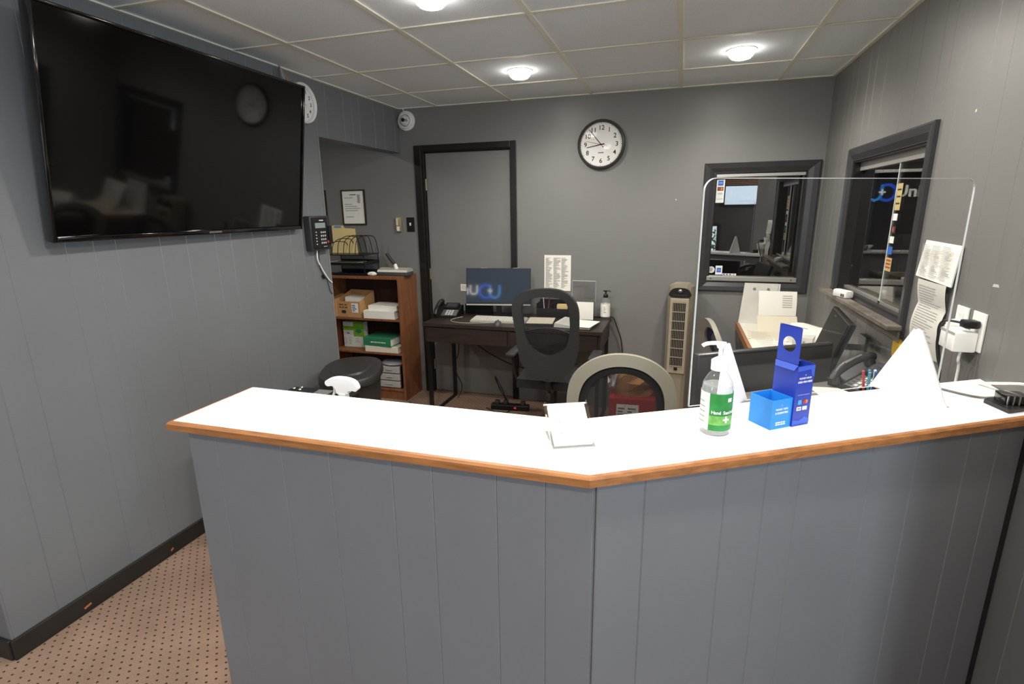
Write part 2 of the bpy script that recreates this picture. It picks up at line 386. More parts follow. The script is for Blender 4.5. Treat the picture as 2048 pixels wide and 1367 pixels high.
planks(wn, (-0.0, YC), (-1, 0), (0, -1), -XW, 0, 2.368, PAINT, start=0, thick=0.006)
struct(G().box(-1.82, -1.7, YC+0.114, YB+0.12, 0, 2.371).o('wall_alcove', PAINT))
DARKW = mat('waiting_room_panel', (58, 48, 44), 0.6, var=0.1, vscale=5)
NAVYW = mat('waiting_room_slate', (54, 62, 74), 0.6)
wrear = wall_x('wall_rear', XW, XE, YR-0.12, YR, 0, 2.371, [(-2.25, -0.85, 0.8, 2.1), (2.99, 3.60, 1.62, 1.95), (2.56, 2.90, 0.62, 1.23)], DARKW)
G().box(-0.6, 1.55, YR, YR+0.012, 0, 2.36).o('sign_panel', NAVYW, wrear)
struct(G().box(XW-0.12, XW, YR, YC+0.114, 0, 2.371).o('wall_side', PAINT))
wall_y('wall_east', YR-0.12, 7.2, XE, XE+0.12, 0, 2.371, [(-2.35, -0.75, 0.8, 2.1)], DARKW)
# adjoining office behind both service windows
OFW = mat('office_wall', (66, 64, 60), 0.8)
struct(G().box(-1.7, XE, 6.4, 6.5, 0, 2.371).o('wall_office', OFW))
struct(G().box(-1.82, -1.7, YB+0.12, 6.5, 0, 2.371).o('wall_office_side', OFW))
struct(G().box(XR+0.12, XE, 0.9, 1.02, 0, 2.371).o('wall_office_near', DARKW))

G().sph((2.184, YB-0.001, 1.626), 0.004, (1, 0.6, 1), 8, 6).o('nail_head', PAPER, wb)
for y, z, l in ((1.885, 1.331, 0.035), (2.185, 1.852, 0.012)): G().prism([(y, z), (y-l, z+0.002), (y-l*0.8, z+0.010), (y-l*0.1, z+0.009)], XR-0.0006, XR-0.0001, lambda u, v, d: (d, u, v)).o('scuff_mark', mat('scuff', (190, 188, 182), 0.7), wr)
# baseboards
bl = struct(G().box(0.0, 0.014, YC-0.014, YO, 0, 0.082, bv=0.004).o('baseboard_left', BASEB))
for yy, l in ((1.21, 0.028), (1.60, 0.014)): G().prism([(yy, 0.022), (yy+l, 0.028), (yy+l*0.9, 0.036), (yy-l*0.1, 0.031)], 0.0138, 0.0146, lambda u, v, d: (d, u, v)).o('paint_chip', CHIP, bl)
struct(G().box(-1.6, -0.0005, YC-0.020, YC-0.006, 0, 0.082, bv=0.004).o('baseboard_front', BASEB))

# ------------------------------------------------------------------ door and windows
dr = struct(T('door_1', 'x', 'x')); del dr['label']; del dr['category']
G().box(DX0+0.022, DX1-0.004, YB+0.03, YB+0.07, 0.005, DZ-0.02, bv=0.002).o('door_leaf', PAINT2, dr)
g = G(); g.box(DX0, DX0+0.018, YB, YB+0.12, 0, DZ).box(DX1-0.003, DX1, YB, YB+0.12, 0, DZ).box(DX0+0.018, DX1-0.003, YB, YB+0.12, DZ-0.016, DZ); g.o('door_jamb', BLACK, dr)
for a in ((0.128, 0.187, 0, 2.083), (0.943, 0.993, 0, 2.083), (0.187, 0.943, 2.036, 2.083)):
    G().box(a[0], a[1], YB-0.016, YB-0.0005, a[2], a[3], bv=0.003).o('door_casing', BLACK, dr)
for z in (1.78, 1.05, 0.25):
    h = G().box(DX0+0.0182, DX0+0.024, YB+0.012, YB+0.0295, z-0.045, z+0.045).cyl((DX0+0.026, YB+0.012, z-0.045), (DX0+0.026, YB+0.012, z+0.045), 0.006, seg=10).o('hinge', BRASS, dr)
def casing(parent, o, i, f, m, lip=0.010, back=0.03):
    """mitred sloping window casing from an outer to an inner rectangle; f maps (u, z, depth toward the room)"""
    (a0, a1, b0, b1), (c0, c1, e0, e1) = o, i
    O = [(a0, b0), (a1, b0), (a1, b1), (a0, b1)]; I = [(c0, e0), (c1, e0), (c1, e1), (c0, e1)]
    for k in range(4):
        j = (k+1) % 4; g = G()
        def mix(p, q, t): return (p[0]+(q[0]-p[0])*t, p[1]+(q[1]-p[1])*t)
        prof = [(0.0, 0.0005), (0.0, 0.016), (0.12, 0.021), (0.55, 0.017), (0.95, 0.006), (1.0, 0.006), (1.0, 0.0005)]
        A = [g.b.verts.new(f(*mix(O[k], I[k], t), d)) for t, d in prof]; B = [g.b.verts.new(f(*mix(O[j], I[j], t), d)) for t, d in prof]
        n = len(prof)
        for q in range(n): g.b.faces.new((A[q], A[(q+1) % n], B[(q+1) % n], B[q]))
        g.b.faces.new(A); g.b.faces.new(B[::-1]); g.o('window_casing', m, parent)
w1 = struct(T('window_1', 'x', 'x')); del w1['label']; del w1['category']
casing(w1, (2.363, 3.087, 0.979, 1.864), (WX0, WX1, WZ0, WZ1), lambda u, z, d: (u, YB-d, z), CASING)
g = G(); g.box(WX0, WX0+0.008, YB, YB+0.12, WZ0, WZ1).box(WX1-0.008, WX1, YB, YB+0.12, WZ0, WZ1).box(WX0+0.008, WX1-0.008, YB, YB+0.12, WZ1-0.008, WZ1).box(WX0+0.008, WX1-0.008, YB, YB+0.12, WZ0, WZ0+0.008); g.o('window_jamb', BLACK, w1)
G().box(WX0+0.0085, WX1-0.0085, YB+0.004, YB+0.03, WZ1-0.030, WZ1-0.0085, bv=0.002).o('top_track', ALU, w1)
bt = G().box(WX0-0.008, WX1+0.004, YB-0.012, YB+0.028, WZ0+0.009, WZ0+0.040, bv=0.002).o('bottom_track', ALU, w1)
for x in (WX0+0.02, WX1-0.03): G().cyl((x, YB-0.0125, WZ0+0.025), (x, YB-0.0145, WZ0+0.025), 0.005, seg=10).o('screw', DGREY, bt)
pane = G().box(WX0+0.0085, WX1-0.0085, YB+0.031, YB+0.036, WZ0+0.0085, WZ1-0.0085).o('pane', WINGLASS, w1)
# stickers of accepted cards
STK = mat('sticker_white', (232, 232, 228), 0.6); SBLU = mat('sticker_blue', (44, 100, 190), 0.6); SRED = mat('sticker_red', (176, 54, 30), 0.6); SORA = mat('sticker_orange', (226, 130, 40), 0.6)
ys_ = YB+0.030
st = G().box(2.452, 2.505, ys_-0.0008, ys_, 1.600, 1.758).o('sticker_strip', STK, w1, label='white strip of card logos at the top of the window')
G().box(2.461, 2.496, ys_-0.0014, ys_-0.0009, 1.716, 1.751).o('blue_logo', SBLU, st); text('AMEX', 0.010, STK, st, (2.4785, ys_-0.0016, 1.7335))
G().box(2.459, 2.498, ys_-0.0014, ys_-0.0009, 1.682, 1.707).o('dark_logo', INKD, st)
for x, m in ((2.472, SRED), (2.485, SORA)): G().cyl((x, ys_-0.0015, 1.6945), (x, ys_-0.0018, 1.6945), 0.0095, seg=16).o('logo_disc', m, st)
text('VISA', 0.016, INKD, st, (2.4785, ys_-0.0012, 1.661)); text('DISCOVER', 0.008, INKD, st, (2.4785, ys_-0.0012, 1.625))
G().cyl((2.459, ys_-0.001, 1.128), (2.459, ys_-0.0002, 1.128), 0.024, seg=24).o('round_sticker', STK, w1); prints(2.446, 2.472, 1.115, 1.141, 3, ys_-0.0012).o('sticker_print', INK, w1)
s2 = G().box(2.488, 2.534, ys_-0.0008, ys_, 1.094, 1.158).o('square_sticker', STK, w1); G().box(2.496, 2.526, ys_-0.0014, ys_-0.0009, 1.110, 1.142).o('blue_logo', SBLU, s2); text('AMEX', 0.009, STK, s2, (2.511, ys_-0.0016, 1.126))
s3 = G().box(2.537, 2.63, ys_-0.0008, ys_, 1.089, 1.103).o('narrow_sticker', STK, w1)
for x, m in ((2.548, SBLU), (2.568, SRED), (2.59, INK), (2.614, INKL)): G().box(x-0.007, x+0.007, ys_-0.0014, ys_-0.0009, 1.0915, 1.1005).o('small_logo', m, s3)

w2 = struct(T('window_2', 'x', 'x')); del w2['label']; del w2['category']
casing(w2, (2.43, 3.50, 1.05, 1.868), (RY0, RY1, RZ0, RZ1), lambda u, z, d: (XR-d, u, z), CASING)
g = G(); g.box(XR, XR+0.12, RY0, RY0+0.008, RZ0, RZ1).box(XR, XR+0.12, RY1-0.008, RY1, RZ0, RZ1).box(XR, XR+0.12, RY0+0.008, RY1-0.008, RZ1-0.008, RZ1).box(XR, XR+0.12, RY0+0.008, RY1-0.008, RZ0, RZ0+0.008); g.o('window_jamb', BLACK, w2)
WORN = mat('worn_sill', (112, 104, 94), 0.5, var=0.45, vscale=5, stretch=(2, 2, 6))
G().box(XR-0.075, XR-0.0215, 2.40, 3.52, 1.082, 1.102, bv=0.003).o('window_sill', WORN, w2)
G().box(XR-0.030, XR-0.022, 2.41, 3.51, 1.035, 1.0815, bv=0.002).o('sill_apron', WORN, w2)
G().box(XR+0.03, XR+0.06, RY0+0.0085, RY1-0.0085, RZ0+0.0085, RZ0+0.022).o('bottom_track', ALU, w2)
G().box(XR+0.03, XR+0.06, RY0+0.0085, RY1-0.0085, RZ1-0.05, RZ1-0.0085).o('top_track', ALU, w2)
CLEARW = glassy('service_window_glass', (0.8, 0.8, 0.77), 0.05, ior=1.45)
G().box(XR+0.034, XR+0.039, RY0+0.0085, 2.86, RZ0+0.0225, RZ1-0.0505).o('pane', CLEARW, w2)
G().box(XR+0.033, XR+0.040, 2.8605, 2.866, RZ0+0.0225, RZ1-0.0505).o('pane_edge', AEDGE, w2)
G().box(XR+0.048, XR+0.053, 2.84, RY1-0.0085, RZ0+0.0225, RZ1-0.0505).o('pane', CLEARW, w2)
G().box(XR+0.030, XR+0.060, 2.845, 2.866, RZ0+0.010, RZ0+0.0222).o('pane_clip', AEDGE, w2)
xs_ = XR+0.0332
TANS = mat('sticker_tan', (190, 170, 110), 0.7)
for y0, y1, z0, z1, m in ((2.79, 2.85, 1.545, 1.66, TANS), (2.80, 2.85, 1.50, 1.53, STK), (2.80, 2.85, 1.445, 1.475, INKD), (2.80, 2.85, 1.40, 1.43, STK), (2.80, 2.85, 1.35, 1.385, SBLU), (2.785, 2.855, 1.275, 1.335, TANS)):
    s = G().box(xs_-0.0006, xs_, y0, y1, z0, z1).o('sticker', m, w2)
    if m is TANS:
        g = G()
        for k in range(3): zz = z0+(z1-z0)*(0.22+0.26*k); g.quad((xs_-0.0010, y0+0.008, zz), (xs_-0.0010, y1-0.008, zz), (xs_-0.0010, y1-0.008, zz+0.007), (xs_-0.0010, y0+0.008, zz+0.007))
        g.o('sticker_print', SRED if z0 < 1.4 else INKD, s)
    if m is INKD: G().cyl((xs_-0.0008, 2.825, 1.46), (xs_-0.0012, 2.825, 1.46), 0.012, seg=14).o('logo_disc', SRED, s)

# rear windows of the waiting room
w3 = struct(T('window_3', 'x', 'x')); del w3['label']; del w3['category']
def rearwin(p, x0, x1, z0, z1, pane=True):
    g = G(); g.box(x0-0.05, x0, YR, YR+0.02, z0-0.05, z1+0.05).box(x1, x1+0.05, YR, YR+0.02, z0-0.05, z1+0.05).box(x0, x1, YR, YR+0.02, z1, z1+0.05).box(x0, x1, YR, YR+0.02, z0-0.05, z0); g.o('window_frame', BLACK, p)
    if pane: G().box(x0, x1, YR-0.06, YR-0.055, z0, z1).o('pane', CLEAR, p)
rearwin(w3, -2.25, -0.85, 0.8, 2.1)  # unseen opening put in for the rear daylight lamp
w6 = struct(T('window_6', 'x', 'x')); del w6['label']; del w6['category']
g = G(); g.box(XE-0.02, XE, -2.41, -2.35, 0.74, 2.16).box(XE-0.02, XE, -0.75, -0.69, 0.74, 2.16).box(XE-0.02, XE, -2.35, -0.75, 2.10, 2.16).box(XE-0.02, XE, -2.35, -0.75, 0.74, 0.80); g.o('window_frame', BLACK, w6); G().box(XE+0.05, XE+0.055, -2.35, -0.75, 0.80, 2.10).o('pane', CLEAR, w6)  # unseen opening, placed so its added lamp reaches the angled counter
for nm, a in (('window_4', (2.99, 3.60, 1.62, 1.95)), ('window_5', (2.56, 2.90, 0.62, 1.23))):
    w = struct(T(nm, 'x', 'x')); del w['label']; del w['category']; rearwin(w, *a)
    if nm == 'window_4':
        for k in range(7): G().box(2.95, 3.64, YR+0.025, YR+0.055, 1.962+0.034*k, 1.990+0.034*k).o('blind_slat', mat('blind_brown', (120, 84, 62), 0.6), w)

# ------------------------------------------------------------------ reception counter
ct = T('reception_counter', 'angled grey panelled reception counter with white top and oak edge', 'counter', (0, 0, 0))
CH = 1.06
top_out = [(1.010, 0.925), (2.083, 0.930), (3.104, 1.548), (3.104, 1.846), (1.993, 1.210), (1.010, 1.207)]
top_in = [(1.022, 0.937), (2.080, 0.943), (3.104, 1.5625), (3.104, 1.846), (1.993, 1.210), (1.022, 1.207)]
G().prism(top_in, CH-0.0215, CH).o('countertop', WLAM, ct)
def band(a, b, ai, bi, m='oak_edge'):
    g = G()
    prof = [(0.0, CH-0.022), (0.0, CH-0.006), (0.35, CH-0.0012), (0.98, CH-0.0006), (0.98, CH-0.022)]
    A = [g.b.verts.new((a[0]+(ai[0]-a[0])*t, a[1]+(ai[1]-a[1])*t, z)) for t, z in prof]; B = [g.b.verts.new((b[0]+(bi[0]-b[0])*t, b[1]+(bi[1]-b[1])*t, z)) for t, z in prof]
    n = len(prof)
    for q in range(n): g.b.faces.new((A[q], A[(q+1) % n], B[(q+1) % n], B[q]))
    g.b.faces.new(A); g.b.faces.new(B[::-1]); g.o('oak_edge', OAK, ct)
band(top_out[0], top_out[1], top_in[0], top_in[1]); band(top_out[1], top_out[2], top_in[1], top_in[2]); band((1.010, 1.207), top_out[0], (1.022, 1.207), top_in[0])
body = [(1.046, 0.961), (2.0885, 0.961), (3.104, 1.594), (3.104, 1.80), (1.99, 1.165), (1.046, 1.165)]
cb = G().prism(body, 0.0, CH-0.0225).o('counter_body', CPAINT, ct)
planks(cb, (1.040, 0.961), (1, 0), (0, -1), 2.0885-1.040-0.0015, 0.0, CH-0.0235, CPAINT, start=5)
dv = Vector((3.104-2.0885, 1.594-0.961)); dl = dv.length; dv.normalize()
planks(cb, (2.0905, 0.9622), (dv.x, dv.y), (dv.y, -dv.x), dl-0.006, 0.0, CH-0.0235, CPAINT, start=2)
planks(cb, (1.046, 1.165), (0, -1), (-1, 0), 1.165-0.961, 0.0, CH-0.0235, CPAINT, start=1)
G().box(3.094, 3.104, 1.5775, 1.5885, 0.0, CH-0.0235).o('corner_strip', BLACK, ct)
LZ = 0.88
LEDGE = mat('grey_ledge', (128, 126, 122), 0.5)
G().prism([(2.42, 1.412), (3.100, 1.7995), (3.100, 2.505), (2.45, 2.052)], LZ-0.025, LZ).o('inner_ledge', LEDGE, ct)
G().prism([(1.06, 1.167), (1.96, 1.167), (1.96, 1.46), (1.06, 1.46)], 0.815, 0.84).o('inner_shelf', LEDGE, ct)
for x, y in ((1.10, 1.42), (1.90, 1.42), (2.95, 2.32), (2.50, 2.03)): G().box(x-0.02, x+0.02, y-0.02, y+0.02, 0.0, 0.8145 if y < 1.5 else LZ-0.0255).o('shelf_leg', STEELB, ct)

# ------------------------------------------------------------------ downlights
lights = [(1.257, 3.296), (2.477, 3.296), (1.257, 2.087), (-0.88, 2.69), (2.477, 2.087), (1.257, 0.88), (2.477, 0.88), (0.037, -0.33), (2.477, -0.33)]  # the alcove one is unseen, added to lift the dark wall there
LEM = mat('led_diffuser', (255, 248, 238), 0.5, emit=LAMP)
rim = G().lathe([(0.0665, 0.000), (0.0665, -0.004), (0.070, -0.005), (0.076, -0.003), (0.077, 0.0)], 32).mesh('trim_ring', WHITE, smooth=True)
dsk = G().lathe([(0.046, -0.040), (0.057, -0.031), (0.064, -0.019), (0.066, -0.006), (0.066, -0.0005), (0.0, -0.0005)], 32).mesh('bulb', mat('bulb_glow', (255, 250, 242), 0.5, emit=15.0), smooth=True)
lns = G().lathe([(0.0, -0.0455), (0.022, -0.0445), (0.036, -0.0427), (0.0459, -0.0401)], 32).mesh('lens', LEM, smooth=True)
LLAB = ['recessed round downlight in the ceiling between the door and the clock', 'recessed round downlight in the ceiling near the back service window', 'recessed round downlight in the ceiling in front of the television', 'unseen round downlight added to brighten the alcove',
        'recessed round downlight in the ceiling above the clear shield', 'recessed round downlight in the ceiling over the left arm of the counter', 'recessed round downlight in the ceiling over the angled arm of the counter',
        'recessed round downlight in the ceiling of the waiting area past the left wall corner', 'recessed round downlight in the ceiling of the waiting area beside the right wall end']
for i, (x, y) in enumerate(lights):
    t = T('recessed_downlight', LLAB[i], 'ceiling light', (x, y, 2.3708), group='recessed ceiling downlights')
    put('trim_ring', rim, t); put('bulb', dsk, t); put('lens', lns, t)
    sd = bpy.data.lights.new('downlight_beam', 'SPOT'); sd.energy = BEAM*(0.36 if i == 3 else 1.0); sd.spot_size = math.radians(162); sd.spot_blend = 0.62; sd.shadow_soft_size = 0.05; sd.color = (1.0, 0.95, 0.88)
    so = bpy.data.objects.new('downlight_beam', sd); COL.objects.link(so); so.parent = t; so.location = (0, 0, -0.075)

# ------------------------------------------------------------------ television on the left wall
tv = T('television', 'large black flat television tilted down on the grey panelled wall', 'television', (0.060, 1.353, 1.474), rot=(0.151, 0, PI/2+0.016))
W, H = 1.378, 0.793
G().box(0.012, W-0.012, -0.001, 0.03, 0.020, H-0.010, bv=0.002).o('screen', SCREEN, tv)
g = G(); g.box(0, 0.013, -0.010, 0.032, 0, H, bv=0.003).box(W-0.013, W, -0.010, 0.032, 0, H, bv=0.003).box(0.0132, W-0.0132, -0.010, 0.032, H-0.012, H, bv=0.003).box(0.0132, W-0.0132, -0.010, 0.032, 0, 0.020, bv=0.004)
bz = g.o('bezel', mat('tv_bezel', (10, 10, 11), 0.12, coat=0.6), tv, smooth=True)
G().box(W/2+0.0, W/2+0.075, -0.0106, -0.0100, 0.006, 0.015).o('maker_plate', METAL, bz)
G().box(0.05, W-0.05, 0.0325, 0.055, 0.06, H-0.06, bv=0.01).o('back_cover', BPLAS, tv)
G().box(W/2-0.2, W/2+0.2, 0.0555, 0.08, 0.25, 0.5).o('wall_mount', STEELB, tv)
for x in (W/2-0.16, W/2+0.16): G().box(x-0.015, x+0.015, 0.0805, 0.135, 0.28, 0.44).o('mount_arm', STEELB, tv)

# coloured wires coming down out of the ceiling behind the television
cw = T('cable_bundle', 'orange, blue and brown wires dropping from the ceiling behind the television', 'cable', (0.03, 2.70, 2.365))
for i, (c, dy, dx) in enumerate((((206, 120, 60), 0.075, 0.03), ((96, 140, 160), 0.02, 0.02), ((150, 170, 176), 0.035, 0.03), ((60, 110, 140), 0.005, 0.015), ((120, 84, 60), -0.02, 0.02))):
    G().tube([(0, 0.002*i, 0.004), (0.004, dy*0.3, -0.03), (dx*0.6, dy*0.8, -0.09), (dx, dy, -0.17)], 0.0035, 6, smooth=4).o('wire', mat('wire_%d' % i, c, 0.5), cw, smooth=True)

# ------------------------------------------------------------------ wall clocks
def clock(t, R, rimm, glass=True):
    # local front is -y
    f = lambda u, v, d: (u, -d, v)
    n = 48; ring_o = [(R*math.cos(2*PI*k/n), R*math.sin(2*PI*k/n)) for k in range(n)]
    sc = lambda s: [(a*s, b*s) for a, b in ring_o]
    g = G(); prof = [(1.0, 0.0005), (1.0, 0.024), (0.975, 0.036), (0.93, 0.040), (0.89, 0.034), (0.875, 0.020)]
    rings = [[g.b.verts.new((a, -d, b)) for a, b in sc(s)] for s, d in prof]
    for A, B in zip(rings, rings[1:]):
        for k in range(n): g.b.faces.new((A[k], A[(k+1) % n], B[(k+1) % n], B[k]))
    g.o('rim', rimm, t, smooth=True)
    face = G().prism(sc(0.90), 0.001, 0.018, f).o('dial', mat('clock_dial', (240, 240, 236), 0.6), t)
    for h in range(1, 13):
        a = PI/2-h*PI/6; r = R*0.66
        text(str(h), R*0.26, INKD, face, (r*math.cos(a), -0.0185, r*math.sin(a)), name='numeral', bold=0.0006)
    g = G()
    for k in range(60):
        a = 2*PI*k/60; r0, r1, w = R*0.82, R*(0.855 if k % 5 else 0.87), R*(0.006 if k % 5 else 0.011)
        c, s = math.cos(a), math.sin(a); g.quad(*[(r*c-q*s, -0.0184, r*s+q*c) for r, q in ((r0, -w), (r1, -w), (r1, w), (r0, w))])
    g.o('minute_marks', INK, face)
    def hand(ang, l, tail, w, d, m):
        a = PI/2-ang; c, s = math.cos(a), math.sin(a)
        P = [(-tail, -w), (l, -w*0.6), (l, w*0.6), (-tail, w)]
        G().prism([(x*c-y*s, x*s+y*c) for x, y in P], d, d+0.001, f).o('hand', m, t)
    hand(2*PI*(8+53/60)/12-0.12, R*0.62, R*0.14, R*0.022, 0.0195, INKD)
    hand(2*PI*53.3/60, R*0.80, R*0.16, R*0.018, 0.021, INKD)
    hand(2*PI*47.3/60, R*0.66, R*0.26, R*0.008, 0.0225, mat('second_hand', (190, 60, 56), 0.5))
    G().cyl((0, -0.0186, 0), (0, -0.025, 0), R*0.03, seg=12).o('hub', INKD, t)
    if glass: G().prism(sc(0.885), 0.0285, 0.0305, f).o('glass', CLOCKGLASS, t)
    return face
t = T('wall_clock', 'round white clock with dark grey rim on the back wall', 'clock', (1.640, YB, 2.022), 0)
fc = clock(t, 0.172, mat('clock_rim', (58, 58, 56), 0.4)); prints(-0.02, 0.02, -0.062, -0.05, 1, -0.0185, 5, 0.2, 0.6).o('maker_print', INK, fc)
t = T('wall_clock', 'white clock mostly hidden behind the edge of the television', 'clock', (0.0, 2.888, 2.205), PI/2)
clock(t, 0.115, WHITE)

# ------------------------------------------------------------------ camera in the corner
sc_ = T('security_camera', 'white round dome security camera high in the corner above the alcove', 'camera', (0.078, YB, 2.272))
cm = (PI/2, 0, 0)
G().lathe([(0.0, 0.0005), (0.066, 0.0005), (0.075, 0.008), (0.075, 0.020), (0.070, 0.026), (0.060, 0.026)], 32).o('base_ring', WHITE, sc_, smooth=True, rot=cm)
G().lathe([(0.062, 0.0265), (0.062, 0.034), (0.055, 0.042), (0.047, 0.042), (0.044, 0.034)], 32).o('cover_ring', WHITE, sc_, smooth=True, rot=cm)
eye = G().sph((0.0, -0.036, 0.0), 0.042, u=24, v=14).o('eyeball', mat('camera_white', (222, 222, 218), 0.4), sc_, smooth=True)
def onball(d, r, l, nm, m):
    d = Vector(d).normalized(); c = Vector((0.0, -0.036, 0.0)); G().cyl(c+d*0.037, c+d*(0.037+l), r, seg=16).o(nm, m, eye)
onball((0.10, -0.95, -0.02), 0.014, 0.010, 'lens', BPLAS); onball((0.62, -0.78, -0.10), 0.012, 0.007, 'infrared_lens', mat('ir_lens', (120, 118, 114), 0.2))
G().tube([(-0.012, -0.012, 0.060), (-0.022, -0.010, 0.078), (-0.030, -0.008, 0.0905)], 0.005, 8, smooth=3).o('cable', WHITE, sc_)

# ------------------------------------------------------------------ framed certificates, sensor, switch
def certificate(label, x, z, w, h):
    t = T('certificate_frame', label, 'picture frame', (x, YB, z))
    g = G(); e = 0.011
    g.box(-w/2, -w/2+e, -0.016, -0.0005, 0, h, bv=0.002).box(w/2-e, w/2, -0.016, -0.0005, 0, h, bv=0.002).box(-w/2+e, w/2-e, -0.016, -0.0005, h-e, h, bv=0.002).box(-w/2+e, w/2-e, -0.016, -0.0005, 0, e, bv=0.002)
    g.o('frame', mat('frame_wood', (50, 36, 28), 0.4), t)
    s = G().box(-w/2+e, w/2-e, -0.008, -0.001, e, h-e).o('sheet', PAPER, t)
    prints(-w/2+0.03, w/2-0.03, h*0.14, h*0.80, 11, -0.0085, 1, 0.5, 0.22, 0.3).o('print', INK, s)
    prints(-0.03, 0.03, h*0.84, h*0.88, 1, -0.0086, 6, 0.2, 0.6).o('heading', INKD, s)
    G().box(w*0.18, w*0.30, -0.0088, -0.0083, h*0.62, h*0.86).o('stamp', INKL, s)
certificate('framed certificate on the alcove wall above the paper trimmer', -0.478, 1.462, 0.232, 0.294)
certificate('framed certificate half hidden by the panelled wall edge beside the time clock', -0.855, 1.545, 0.21, 0.214)
t = T('wall_sensor', 'small brass and white sensor box on the wall beside the light switch', 'sensor', (-0.052, YB, 1.402))
G().box(-0.026, 0.026, -0.022, -0.0005, 0.0, 0.120, bv=0.006).o('cover', mat('sensor_brass', (176, 158, 116), 0.4, metal=0.4), t, smooth=True)
G().box(-0.012, 0.014, -0.026, -0.0225, 0.008, 0.045, bv=0.002).o('lens', WHITE, t)
G().box(-0.014, 0.002, -0.0245, -0.0225, 0.055, 0.108).o('label_plate', PAPER2, t)
t = T('light_switch', 'black light switch plate with pale toggle beside the door', 'light switch', (0.058, YB, 1.403))
G().box(-0.036, 0.036, -0.006, -0.0005, 0, 0.118, bv=0.002).o('plate', BPLAS, t)
G().box(-0.006, 0.006, -0.016, -0.0062, 0.050, 0.074, bv=0.002).o('toggle', WHITE, t)
t = T('door_note', 'small white note card stuck to the grey door above the desk phone', 'note', (0.524, YB+0.0298, 0.910))
G().box(-0.046, 0.046, -0.0012, 0.0, 0, 0.058).o('card', PAPER, t); prints(-0.036, 0.03, 0.012, 0.048, 3, -0.0015, 1, 0.3, 0.3).o('print', INKL, t)
t = T('wall_paper_sheet', 'printed white list taped to the back wall above the desk', 'paper', (1.321, YB, 0.943))
G().grid(lambda u, v: ((u-0.5)*0.213, -0.001-0.004*(1-v)**3, v*0.279), 4, 8).o('sheet', PAPER, t, smooth=True)
prints(-0.095, 0.095, 0.02, 0.262, 26, -0.0055, 3, 0.55, 0.4).o('print', INKL, t)

# ------------------------------------------------------------------ wall terminal (left wall)
t = T('time_clock_terminal', 'black wall keypad terminal with small screen beside the television', 'terminal', (0.0, 2.905, 1.336), PI/2)
G().box(-0.105, 0.100, -0.048, -0.0005, 0.0, 0.212, bv=0.008).o('body', BPLAS2, t, smooth=True)
fp = G().box(-0.088, 0.060, -0.054, -0.0483, 0.012, 0.202, bv=0.003).o('front_panel', BPLAS, t)
G().box(-0.064, 0.036, -0.0556, -0.0542, 0.138, 0.170).o('display', mat('lcd', (140, 150, 148), 0.3), t)
prints(-0.02, 0.022, 0.180, 0.190, 1, -0.0543, 6, 0.25, 0.7).o('maker_print', WHITE, fp); prints(0.005, 0.045, 0.018, 0.026, 1, -0.0543, 5, 0.3, 0.6).o('model_print', INKL, fp)
KEY = mat('grey_key', (196, 196, 192), 0.5)
for c in range(3):
    for r in range(4): G().box(-0.016+c*0.019, -0.006+c*0.019, -0.0575, -0.0542, 0.040+r*0.022, 0.051+r*0.022, bv=0.001).o('key', KEY, t)
for r in range(5): G().box(-0.066, -0.056, -0.0575, -0.0542, 0.036+r*0.0185, 0.043+r*0.0185, bv=0.001).o('key', KEY, t)
G().cyl((0.050, -0.0542, 0.050), (0.050, -0.0600, 0.050), 0.0085, seg=14).o('red_button', mat('red_button', (176, 60, 62), 0.4), t)
G().box(0.064, 0.098, -0.060, -0.0485, 0.035, 0.150, bv=0.003).o('card_slot', BPLAS, t)
G().tube([(-0.02, -0.018, -0.0005), (-0.018, -0.014, -0.06), (0.02, -0.010, -0.12), (0.075, -0.008, -0.19), (0.118, -0.006, -0.225)], 0.0045, 8, smooth=5).o('white_cable', WHITE, t, smooth=True)
G().tube([(0.0, -0.015, -0.0005), (0.0, -0.012, -0.10), (0.025, -0.008, -0.16), (0.065, -0.008, -0.20), (0.092, -0.006, -0.28), (0.115, -0.006, -0.30)], 0.0022, 6, smooth=5).o('black_cable', BPLAS, t, smooth=True)
G().cyl((0.022, -0.010, -0.165), (0.036, -0.010, -0.185), 0.008, seg=10).o('ferrite_bead', BPLAS, t)

# ------------------------------------------------------------------ bookcase in the alcove
BX0, BX1, BY0, BY1 = -0.64, 0.082, 3.785, 4.085
bc = T('bookcase', 'reddish brown wooden bookcase standing in the alcove', 'bookcase', (0, 0, 0))
for a, b in ((BX0, BX0+0.02), (BX1-0.02, BX1)): G().box(a, b, BY0, BY1, 0, 1.055, bv=0.0012, seg=1).o('side_panel', WALNUT, bc)
for n, z, t in (('top_panel', 1.033, 0.022), ('shelf', 0.684, 0.018), ('shelf', 0.395, 0.018), ('shelf', 0.078, 0.018)): G().box(BX0+0.0205, BX1-0.0205, BY0+0.002, BY1-0.008, z, z+t, bv=0.0012, seg=1).o(n, WALNUT, bc)
G().box(BX0+0.0205, BX1-0.0205, BY0+0.012, BY0+0.03, 0, 0.0775).o('plinth', WALNUT, bc)
G().box(BX0+0.0205, BX1-0.0205, BY1-0.0075, BY1, 0.02, 1.05).o('back_panel', WALNUTD, bc)
ZT, S1, S2, S3 = 1.0551, 0.7022, 0.4132, 0.0962
